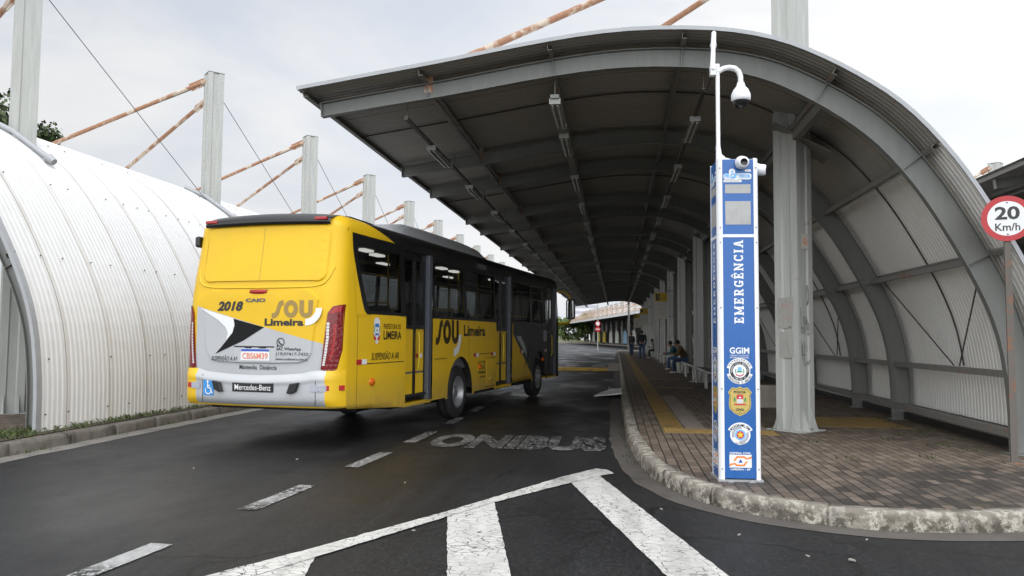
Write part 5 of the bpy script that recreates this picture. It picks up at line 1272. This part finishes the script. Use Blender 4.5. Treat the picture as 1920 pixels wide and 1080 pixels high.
mb = MB(); add_text(mb, '20', FS(.002), width=.25, height=.155, bold=.03, align='CENTER', y0=-.015); add_text(mb, 'Km/h', FS(.002), width=.25, height=.09, bold=.015, align='CENTER', y0=-.145); mb.build('lettering', 'black', pl)
mb = MB()
for z in (.185, -.185): mb.lathe([(.009, 0), (.009, .003), (0, .005)], Matrix.Translation((0, -.036, 2.81+z)) @ Matrix.Rotation(R(90), 4, 'X'), 8)
mb.build('bolt', 'cable', pl)

# ------------------------------------------------------------------ under the shelter: lamp rails, lamps, signs, benches
def rail(x, z, y0, y1, w, label, mat='steel'):
    mb = MB(); mb.box((x-w/2, y0, z-.025), (x+w/2, y1, z+.025))
    for k in range(int((y1-y0)/PER*2)+1):
        y = y0+.06+k*PER/2; mb.tube([(x, y, z+.02), (x, y, z+.26)], .006, 5)
    return tag(mb.build('lamp_rail', mat), label, 'conduit')
rail(-2.93, 4.60, 10.4, 80, .05, 'thin dark conduit hung under the shelter nearest the open eave', 'darkrod')
rail(-.84, 4.84, 10.4, 80, .12, 'broad grey cable tray running down the middle of the shelter vault')
rail(1.16, 4.86, 10.4, 80, .05, 'thin dark conduit hung under the shelter nearest the masts', 'darkrod')
lp_ = empty('fluorescent_lamp', (0, 0, 0))
mb = MB(); mb.prism([(-.035, .045), (.035, .045), (.075, -.02), (-.075, -.02)][::-1], lambda a, b, t: (a, t, b), 0, 1.25); mb.box((-.078, -.02, -.03), (.078, .0, .05)); mb.box((-.078, 1.25, -.03), (.078, 1.27, .05)); mb.build('lamp_housing', 'lamp_housing', lp_)
mb = MB(); 
for x in (-.035, .035): mb.tube([(x, .02, -.035), (x, 1.23, -.035)], .014, 8)
mb.build('lamp_tube', 'lamp_tube', lp_)
first = True
for x, z, ys_, lab in ((-2.93, 4.53, [11.9+3.225*k for k in range(21)], 'unlit fluorescent lamp in the row hung along the open eave side of the shelter'),
                 (-.84, 4.77, [10.45]+[12.3+3.225*k for k in range(21)], 'unlit fluorescent lamp under the middle cable tray of the shelter'),
                 (1.16, 4.79, [11.6+3.225*k for k in range(21)], 'unlit fluorescent lamp in the row hung nearest the shelter masts')):
    for y in ys_:
        o = lp_ if first else copy_tree(lp_); first = False
        o.location = (x, y, z); tag(o, lab, 'lamp', lab.replace('unlit fluorescent lamp', 'lamps'))
# hanging bay signs
MAT['board_yellow'] = simple('bay_sign_yellow', (.55, .36, .02), .5, var=.06); MAT['board_white'] = simple('bay_sign_white', (.55, .52, .45), .55, var=.08)
for ch, x, y, z0, s in (('E', 2.10, 37.4, 2.45, 1.0), ('F', 1.96, 56.8, 2.42, 1.0), ('G', 1.8, 69.0, 2.4, 1.0)):
    b = empty('bay_sign', (x, y, z0), 0, 'hanging yellow and white bay sign with the letter %s beside the masts' % ch, 'sign', 'bay letter signs')
    mb = MB(); mb.box((-.29, -.02, 0), (.29, .02, 1.22)); mb.box((-.30, -.024, -.02), (.30, .024, .02)); pl = mb.build('board', 'board_white', b)
    mb = MB(); mb.box((-.292, -.028, .80), (.292, -.021, 1.225)); hd = mb.build('header', 'board_yellow', pl)
    mb = MB(); add_text(mb, ch, lambda a, c: (a, -.031, c), height=.30, width=.20, bold=.05, x0=-.24, y0=.86); mb.box((.05, -.031, .96), (.24, -.0295, .99)); mb.build('lettering', 'black', hd)
    mb = MB(); rnd = random.Random(ord(ch))
    for k in range(9):
        if k not in (3, 6): mb.box((-.2, -.023, .66-.06*k), (-.2+rnd.uniform(.2, .38), -.0215, .68-.06*k))
    mb.build('timetable_line', 'badge_grey', pl)
    mb = MB(); mb.tube([(.27, 0, 1.2), (.30, .0, 1.3), (.62, 0, 1.35)], .02, 6); mb.tube([(.27, 0, .1), (.62, 0, .1)], .015, 6); mb.build('bracket', 'steel', b)
# benches: white bent-tube frames with dark seat planks
MAT['bench_plank'] = simple('bench_plank', (.13, .12, .11), .7, var=.25, scale=6)
MAT['bench_white'] = simple('bench_frame_white', (.55, .54, .51), .5, grime=((.2, .18, .16), .5))
bproto = None
for k, (y, L_) in enumerate(((19.4, 2.6), (22.3, 2.6), (25.8, 2.6), (28.7, 2.7), (32.3, 2.7), (35.2, 2.6), (38.8, 2.7), (41.7, 2.6), (45.2, 2.7), (51.6, 2.7))):
    b = empty('bench', (2.54, y, .15), 0, ('low white framed bench on the platform, ')+['nearest, mostly behind the totem', 'second from the totem', 'third, just before the seated man', 'the one the seated man sits on', 'the one the seated woman sits on', 'first beyond the seated woman', 'second beyond the seated woman', 'third beyond the seated woman', 'fourth beyond the seated woman', 'farthest of the row'][k], 'bench', 'benches along the masts')
    mb = MB()
    for x in (0.0, .12, .24): mb.box((x-.052, .04, .455), (x+.052, L_-.04, .485))
    mb.build('seat', 'bench_plank', b)
    for x in (-.07, .27):
        mb = MB(); mb.tube([(x, .02, .0), (x, .02, .42), (x, .06, .465), (x, L_-.06, .465), (x, L_-.02, .42), (x, L_-.02, 0)], .026, 8); mb.build('frame', 'bench_white', b)
cb = MB(); cb.box((-.19, -.16, 0), (.19, .16, .46)); o = cb.build('concrete_block', 'concrete', bevel=.03); o.location = (3.02, 16.3, .15); tag(o, 'worn concrete block on the pavers behind the first mast', 'block')

# ------------------------------------------------------------------ marks on the first mast
ms0 = [c for c in main.children if c.name.startswith('mast')][0]
def mf(face, o):   # local mast frame: face 'a' looks to the camera's left, 'b' to its right
    s = -1 if face == 'a' else 1; nrm = Vector((s*.7071, -.7071, 0)); u = Vector((.7071, s*.7071, 0))
    return lambda x, z: tuple(nrm*(.2001+o)+u*x+Vector((0, 0, z)))
MAT['sticker_white'] = simple('mast_sticker', (.52, .49, .45), .6, var=.1); MAT['poster'] = simple('poster_remnant', (.33, .33, .30), .8, var=.25, scale=25, grime=((.22, .21, .19), .7)); MAT['poster_pink'] = simple('poster_pink', (.45, .25, .22), .8, var=.4, scale=30)
mb = MB(); decal(mb, [(-.095, 2.92), (.095, 2.92), (.095, 3.15), (-.095, 3.15)], mf('b', .002)); sk = mb.build('sticker', 'sticker_white', ms0)
mb = MB(); f = mf('b', .003); add_ring(mb, -.02, 3.045, .028, .042, f, 0, 16, 20, 330); add_ring(mb, .03, 3.035, .024, .038, f, 0, 16, 160, 480); decal(mb, quad(-.05, 3.0, .03, 3.075, .012), f); decal(mb, quad(-.01, 2.985, .055, 3.0, .012), f); mb.build('sticker_emblem', 'badge_orange', sk)
mb = MB(); decal(mb, [(-.15, 1.70), (.03, 1.71), (.05, 1.74), (.11, 1.72), (.13, 2.18), (-.14, 2.17), (-.16, 1.9)], mf('a', .002)); decal(mb, [(-.14, 1.25), (.12, 1.26), (.11, 1.66), (-.13, 1.65)], mf('a', .0015)); pr2 = mb.build('poster_remnant', 'poster', ms0)
mb = MB(); rnd = random.Random(2)
for k in range(26):
    x, z = rnd.uniform(-.12, .09), rnd.uniform(1.82, 2.08); w_, h_ = rnd.uniform(.01, .04), rnd.uniform(.006, .025); decal(mb, [(x, z), (x+w_, z+rnd.uniform(-.006, .006)), (x+w_*.9, z+h_), (x+.004, z+h_*1.1)], mf('a', .003))
mb.build('poster_scrap', 'poster_pink', pr2)
mb = MB(); f = mf('b', .003)
def squig(pts, w=.009):
    P2 = smooth_pts(pts, 4)
    for a, b in zip(P2[:-1], P2[1:]):
        if (b-a).length > 1e-4: mb.add([f(*p) for p in quad(a.x, a.y, b.x, b.y, w)], [(0, 1, 2, 3)])
for pts in ([(-.14, 2.02), (-.13, 1.7), (-.11, 1.62), (-.08, 1.66), (-.09, 1.72), (-.12, 1.7)], [(-.07, 1.9), (-.05, 1.68), (-.02, 1.64)], [(-.03, 1.85), (.0, 1.88), (.02, 1.82), (-.01, 1.77), (-.03, 1.82)], [(.03, 1.84), (.03, 1.70), (.06, 1.68), (.07, 1.78), (.04, 1.78)], [(.02, 2.3), (.05, 2.36), (.07, 2.2), (.05, 2.08), (.02, 2.15), (.03, 2.28), (.06, 2.3)], [(.02, 2.05), (.07, 2.12), (.04, 2.06)],
            [(-.13, 1.52), (-.12, 1.3)], [(-.11, 1.46), (-.11, 1.22)], [(-.06, 1.5), (-.05, 1.14)], [(-.13, 1.3), (-.02, 1.3)], [(-.05, 1.16), (-.01, 1.15), (.03, 1.2), (.04, 1.15), (.08, 1.22), (.10, 1.2)], [(.0, 1.45), (.02, 1.38), (.0, 1.35)], [(.03, 1.64), (.06, 1.6), (.08, 1.66)]): squig(pts)
mb.build('graffiti', 'badge_black', ms0)
# white scrawls on farther masts
for k, (zz) in ((3, 2.4), (4, 1.9), (5, 1.9), (6, 1.8)):
    mk = [c for c in main.children if c.name.startswith('mast')]; m_ = sorted(mk, key=lambda c: c.location.y)[k]
    mb = MB(); f = mf('a', .003); rnd = random.Random(k)
    for j in range(4): squig([(rnd.uniform(-.13, .13), zz+rnd.uniform(-.25, .25)) for _ in range(5)], .022)
    mb.build('graffiti', 'sticker_white', m_)

# ------------------------------------------------------------------ far road signs, lamp post, board in the gutter, litter, weeds
s2_ = empty('no_entry_sign', (-2.1, 88, 0), 0, 'far pole with two round red and white signs before the far shelter', 'road sign')
mb = MB(); mb.tube([(0, 0, 0), (0, 0, 7.5)], .06, 10); mb.build('pole', 'steel_mast', s2_)
for z, m_ in ((3.05, 'sign_white'), (2.42, 'sign_red')):
    mb = MB(); mb.prism(circ(0, z, .30, 28), lambda a, b, t: (a, -.12+t, b), 0, .02); p_ = mb.build('sign_plate', 'sign_red', s2_)
    mb = MB(); 
    if m_ == 'sign_white': decal(mb, circ(0, z, .21, 24), lambda a, b: (a, -.123, b))
    else: decal(mb, [(-.19, z-.05), (.19, z-.05), (.19, z+.05), (-.19, z+.05)], lambda a, b: (a, -.123, b))
    mb.build('sign_face', 'sign_white', p_)
mb = MB(); mb.tube([(0, 0, .1), (0, 0, 9)], [.12, .09], 10); mb.cbox((0, 0, .13), (.4, .4, .06)); o = mb.build('lamp_post', 'steel_mast'); o.location = (1.25, 80.5, 0); tag(o, 'plain grey pole at the far end of the platform', 'pole')
MAT['foam'] = simple('white_foam_board', (.9, .9, .89), .6, var=.02)
mb = MB(); mb.prism([(-.58, 20.35), (-.1, 19.85), (.13, 19.7), (.135, 21.6), (-.02, 21.75), (-.12, 22.1), (-.30, 21.45), (-.42, 21.2)], lambda a, b, t: (a, b, t+(a+.58)*.17), .005, .03); mb.tube([(-.2, 21.6, .09), (-.21, 21.62, .17)], .008, 6); tag(mb.build('foam_board', 'foam'), 'bright white broken board lying in the gutter beside the platform kerb', 'board')
MAT['litter'] = simple('paper_litter', (.30, .28, .25), .8, var=.2); rnd = random.Random(11)
def litter(x, y, z, s, label):
    mb = MB(); a = rnd.uniform(0, 6.28); q = [Vector((math.cos(a+t)*s*r_, math.sin(a+t)*s*r_*.6)) for t, r_ in ((0, 1), (1.1, .8), (2.3, 1.1), (3.3, .9), (4.4, .8), (5.4, 1))]
    mb.prism([(x+p.x, y+p.y) for p in q], lambda a_, b_, t: (a_, b_, t+.01*math.sin(a_*40)), z+.006, z+.016); tag(mb.build('litter', 'litter'), label, 'litter', 'scraps of litter on the asphalt')
for x, y, s in ((1.35, 5.85, .03), (1.62, 5.75, .045), (.95, 6.35, .025), (.35, 6.1, .02), (-1.6, 6.1, .03), (-.9, 7.7, .02), (-3.9, 9.2, .03), (-2.2, 8.0, .02), (.4, 7.2, .02), (1.9, 6.35, .02), (-4.8, 8.4, .02)): litter(x, y, 0, s*.55, 'small pale scrap of litter lying on the dark asphalt')
for x, y in ((1.4, 45), (1.6, 39), (1.7, 30), (1.2, 27)): litter(x, y, PZ, .05, 'small pale scrap of litter lying on the platform pavers')
litter(-.25, 27.5, 0, .22, 'crumpled white paper lying in the gutter under the shelter')
MAT['weed'] = leaf_mat('weed_blades', (.035, .06, .012), (.10, .13, .035))
def weeds(name, pts, h, n_):
    mb = MB(); rnd = random.Random(1)
    for x, y, z in pts:
        for k in range(n_):
            a = rnd.uniform(0, 6.28); d = Vector((math.cos(a), math.sin(a), 0)); p = Vector((x+rnd.gauss(0, .05), y+rnd.gauss(0, .05), z)); hh = h*rnd.uniform(.4, 1.2); w_ = Vector((-d.y, d.x, 0))*.006
            mb.add([p-w_, p+w_, p+d*hh*.5+Vector((0, 0, hh*.8))+w_*.6, p+d*hh*.9+Vector((0, 0, hh*.95))], [(0, 1, 2, 3)])
    return tag(mb.build(name, 'weed'), None, None, None, 'stuff')
rnd = random.Random(21)
weeds('weeds', [(rnd.uniform(4.3, 4.8), y, PZ) for y in [10.6+.35*i+rnd.uniform(-.15, .15) for i in range(14)] if rnd.random() < .8]+[(rnd.uniform(1.6, 4.4), rnd.uniform(9.4, 13), PZ) for _ in range(12)], .05, 9)
weeds('grass', [(rnd.uniform(-8.45, -7.78), rnd.uniform(7.6, 30), PZ+.015) for _ in range(900)], .07, 8)
weeds('weeds', [(-7.52+rnd.gauss(0, .03), rnd.uniform(8, 20), .0) for _ in range(20)]+[(.2+rnd.gauss(0, .02), rnd.uniform(9.5, 20), .0) for _ in range(14)], .05, 8)

# ------------------------------------------------------------------ people
MAT['skin'] = simple('skin', (.30, .17, .11), .55, var=.06); MAT['hair'] = simple('dark_hair', (.012, .009, .008), .6); MAT['jeans'] = simple('jeans', (.022, .045, .10), .85, var=.25, scale=12)
MAT['jeans_light'] = simple('jeans_light', (.05, .10, .19), .85, var=.25, scale=12); MAT['jacket_dark'] = simple('jacket_dark', (.035, .036, .04), .8); MAT['jacket_brown'] = simple('jacket_brown', (.085, .055, .022), .85)
MAT['teal'] = simple('teal_cloth', (.02, .09, .11), .85); MAT['grey_cloth'] = simple('pale_grey_cloth', (.35, .34, .33), .85); MAT['shoe_white'] = simple('pale_shoes', (.55, .5, .47), .6); MAT['shoe_dark'] = simple('dark_shoes', (.02, .02, .02), .6); MAT['bag'] = simple('black_bag', (.018, .018, .02), .7); MAT['yellow_cloth'] = simple('yellow_cloth', (.5, .38, .05), .8)
def skin(name, nodes, edges, mat, parent, root=0):
    """nodes: (xyz, radius) grown into one continuous surface with the Skin modifier"""
    me = bpy.data.meshes.new('s'); me.from_pydata([n_[0] for n_ in nodes], edges, []); ob = bpy.data.objects.new('s', me); COL.objects.link(ob)
    ob.modifiers.new('skin', 'SKIN'); 
    if not me.skin_vertices: me.attributes.new if False else None
    for i, n_ in enumerate(nodes):
        sv = me.skin_vertices[0].data[i]; r_ = n_[1]; sv.radius = (r_, r_) if not isinstance(r_, tuple) else r_; sv.use_root = (i == root)
    ss = ob.modifiers.new('sub', 'SUBSURF'); ss.levels = ss.render_levels = 2
    m2 = bpy.data.meshes.new_from_object(ob.evaluated_get(bpy.context.evaluated_depsgraph_get())); bpy.data.objects.remove(ob); bpy.data.meshes.remove(me)
    m2.materials.clear(); m2.materials.append(MAT[mat]); m2.name = name; m2.polygons.foreach_set('use_smooth', [True]*len(m2.polygons)); m2.polygons.foreach_set('material_index', [0]*len(m2.polygons))
    o = bpy.data.objects.new(name, m2); COL.objects.link(o); o.parent = parent; return o
def person(loc, rz, pose, top, legs_m, shoes_m, label, hair_m='hair', scale=1.0, pack=None, cap=None):
    p = empty('person', loc, rz, label, 'person'); p.scale = (scale,)*3
    J = {k: Vector(v) for k, v in pose.items()}
    # body: one continuous surface with head, arms, five-fingered hands and legs
    nodes, edges, ix = [], [], {}
    def nd(k, v, r_, par=None):
        nodes.append((tuple(v), r_)); ix[k] = len(nodes)-1
        if par: edges.append((ix[par], ix[k]))
    nd('pel', J['pel'], .125); nd('wst', J['pel'].lerp(J['chest'], .5), .115, 'pel'); nd('chest', J['chest'], .13, 'wst'); nd('nb', J['neck'], .06, 'chest'); nd('nk', J['neck'].lerp(J['head'], .4), .052, 'nb')
    f_ = J['face']; nd('hd', J['head']-Vector((0, 0, .015)), .082, 'nk'); nd('top', J['head']+Vector((0, 0, .10)), .075, 'hd')
    nd('nose', J['head']+f_*.098-Vector((0, 0, .01)), .016, 'hd'); nd('chin', J['head']+f_*.055-Vector((0, 0, .085)), .035, 'hd')
    for s, S in ((-1, 'L'), (1, 'R')):
        nd('sh'+S, J['sh'+S], .062, 'chest'); nd('el'+S, J['el'+S], .043, 'sh'+S); nd('wr'+S, J['wr'+S], .03, 'el'+S)
        d = (J['wr'+S]-J['el'+S]).normalized(); side_ = d.cross(f_).normalized() if abs(d.dot(f_)) < .95 else Vector((1, 0, 0)); cu = side_.cross(d).normalized()
        nd('pm'+S, J['wr'+S]+d*.07, (.036, .018), 'wr'+S)
        for k in range(4):
            b = J['wr'+S]+d*.10+side_*(.026-.0175*k); Lk = (.055, .066, .062, .048)[k]
            nd('fa%d'%k+S, b, .0095, 'pm'+S); nd('fb%d'%k+S, b+d*Lk*.55+cu*.012, .0085, 'fa%d'%k+S); nd('fc%d'%k+S, b+d*Lk*.85+cu*.035, .0075, 'fb%d'%k+S)
        nd('ta'+S, J['wr'+S]+d*.045+side_*.04, .011, 'pm'+S); nd('tb'+S, J['wr'+S]+d*.085+side_*.055+cu*.015, .009, 'ta'+S)
        nd('hp'+S, J['hp'+S], .085, 'pel'); nd('kn'+S, J['kn'+S], .058, 'hp'+S); nd('an'+S, J['an'+S], .042, 'kn'+S); nd('to'+S, J['to'+S], .035, 'an'+S)
    skin('body', nodes, edges, 'skin', p)
    # clothes follow the body a little proud of it
    n2, e2, i2 = [], [], {}
    def n_(k, v, r_, par=None):
        n2.append((tuple(v), r_)); i2[k] = len(n2)-1
        if par: e2.append((i2[par], i2[k]))
    n_('pel', J['pel']+Vector((0, 0, .03)), .155); n_('wst', J['pel'].lerp(J['chest'], .5), .15, 'pel'); n_('chest', J['chest'], .165, 'wst'); n_('nb', J['neck']-Vector((0, 0, .01)), .085, 'chest')
    for S in 'LR': n_('sh'+S, J['sh'+S], .085, 'chest'); n_('el'+S, J['el'+S], .064, 'sh'+S); n_('wr'+S, J['wr'+S].lerp(J['el'+S], .08), .047, 'el'+S)
    skin('jacket', n2, e2, top, p)
    n2, e2, i2 = [], [], {}
    n_('pel', J['pel'], .145)
    for S in 'LR': n_('hp'+S, J['hp'+S], .102, 'pel'); n_('kn'+S, J['kn'+S], .076, 'hp'+S); n_('an'+S, J['an'+S], .062, 'kn'+S)
    skin('trousers', n2, e2, legs_m, p)
    for S in 'LR':
        a, t = J['an'+S], J['to'+S]; back = a-(t-a)*.35; z0 = min(a.z, t.z)
        skin('shoe', [((back.x, back.y, t.z+.012), .042), ((a.x, a.y, t.z+.03), .05), ((t.x, t.y, t.z+.005), .043)], [(0, 1), (1, 2)], shoes_m, p)
    h = J['head']; mb = MB(); m = Matrix.Translation(h+Vector((0, 0, .035))-f_*.018)
    mb.lathe([(.0, .105), (.045, .098), (.078, .068), (.096, .02), (.094, -.03), (.075, -.06)], m, 16)
    mb.build('hair' if not cap else 'cap', hair_m, p)
    if cap: mb = MB(); c_ = h+f_*.10+Vector((0, 0, .055)); mb.lathe([(.0, .008), (.07, .004), (.075, -.004), (.0, 0)], Matrix.Translation(c_), 14); mb.build('cap_brim', hair_m, p)
    e_ = MB()
    for s in (-1, 1): q = h+f_*.076+Vector((-f_.y, f_.x, 0))*.032*s+Vector((0, 0, .012)); e_.lathe([(0, .009), (.007, .006), (.009, 0), (.007, -.006), (0, -.009)], Matrix.Translation(q), 8)
    e_.build('eyes', 'black', p)
    if pack:
        mb = MB(); c_ = J['chest']-f_*.24+Vector((0, 0, -.06)); mb.prism(rr(-.15, -.24, .15, .22, .07), lambda a, b, t: (c_.x+a, c_.y+t*(1 if f_.y > 0 else -1), c_.z+b), -.10, .09); b_ = mb.build('backpack', pack, None, bevel=.03); b_.location = p.matrix_basis @ Vector((0, 0, 0)); b_.rotation_euler = (0, 0, rz)
        tag(b_, 'black backpack on the back of the farther walker', 'backpack')
    return p
def stand(stride=.0, lean=0, arm=.12):
    return dict(pel=(0, 0, .93), chest=(0, .02+lean, 1.27), neck=(0, .03+lean*1.4, 1.47), head=(0, .06+lean*1.6, 1.60), face=(0, 1, 0), shL=(-.18, .02+lean, 1.41), shR=(.18, .02+lean, 1.41), elL=(-.235, -.05+arm, 1.13), elR=(.235, -.05-arm, 1.13), wrL=(-.22, .10+arm*1.5, .92), wrR=(.22, .08-arm, .90),
                hpL=(-.09, 0, .86), hpR=(.09, 0, .86), knL=(-.10, .09+stride*.5, .49), knR=(.10, .05-stride*.35, .49), anL=(-.10, stride, .09), anR=(.10, -stride, .10), toL=(-.11, stride+.16, .045), toR=(.11, -stride+.15, .045))
def sit(fwd_lean=.18, reach=.30):
    return dict(pel=(0, 0, .56), chest=(0, fwd_lean, .88), neck=(0, fwd_lean+.09, 1.06), head=(0, fwd_lean+.17, 1.17), face=(0, .92, -.39), shL=(-.18, fwd_lean+.04, 1.0), shR=(.18, fwd_lean+.04, 1.0), elL=(-.22, fwd_lean+.14, .74), elR=(.22, fwd_lean+.14, .74), wrL=(-.07, fwd_lean+reach, .76), wrR=(.07, fwd_lean+reach, .75),
                hpL=(-.09, .04, .55), hpR=(.09, .04, .55), knL=(-.11, .46, .53), knR=(.11, .44, .53), anL=(-.11, .47, .09), anR=(.11, .42, .09), toL=(-.12, .63, .045), toR=(.12, .58, .045))
person((2.64, 30.5, .15), R(90), sit(.16, .32), 'jacket_brown', 'jeans', 'shoe_white', 'man in a brown jacket and dark cap sitting bent forward on a bench', 'hair', 1.0, cap=True)
person((2.64, 33.9, .15), R(90), sit(.22, .33), 'teal', 'jeans_light', 'shoe_white', 'woman in a teal top with pale shoulders sitting on the bench beyond the man', 'hair', .96)
person((1.62, 50.5, .15), R(8), stand(.06, .02, .05), 'jacket_dark', 'jeans_light', 'shoe_dark', 'tall person in a dark grey jacket and blue jeans walking away', 'hair', 1.06)
person((1.13, 58.5, .15), R(160), stand(.12, .02, .1), 'jacket_dark', 'jeans', 'shoe_dark', 'person in a black top and jeans walking nearest the far grey pole', 'hair', 1.0)
person((2.62, 52.8, .15), R(90), sit(.10, .30), 'grey_cloth', 'jacket_dark', 'shoe_white', 'person in pale clothes sitting beyond the tall walker', 'hair', 1.0)
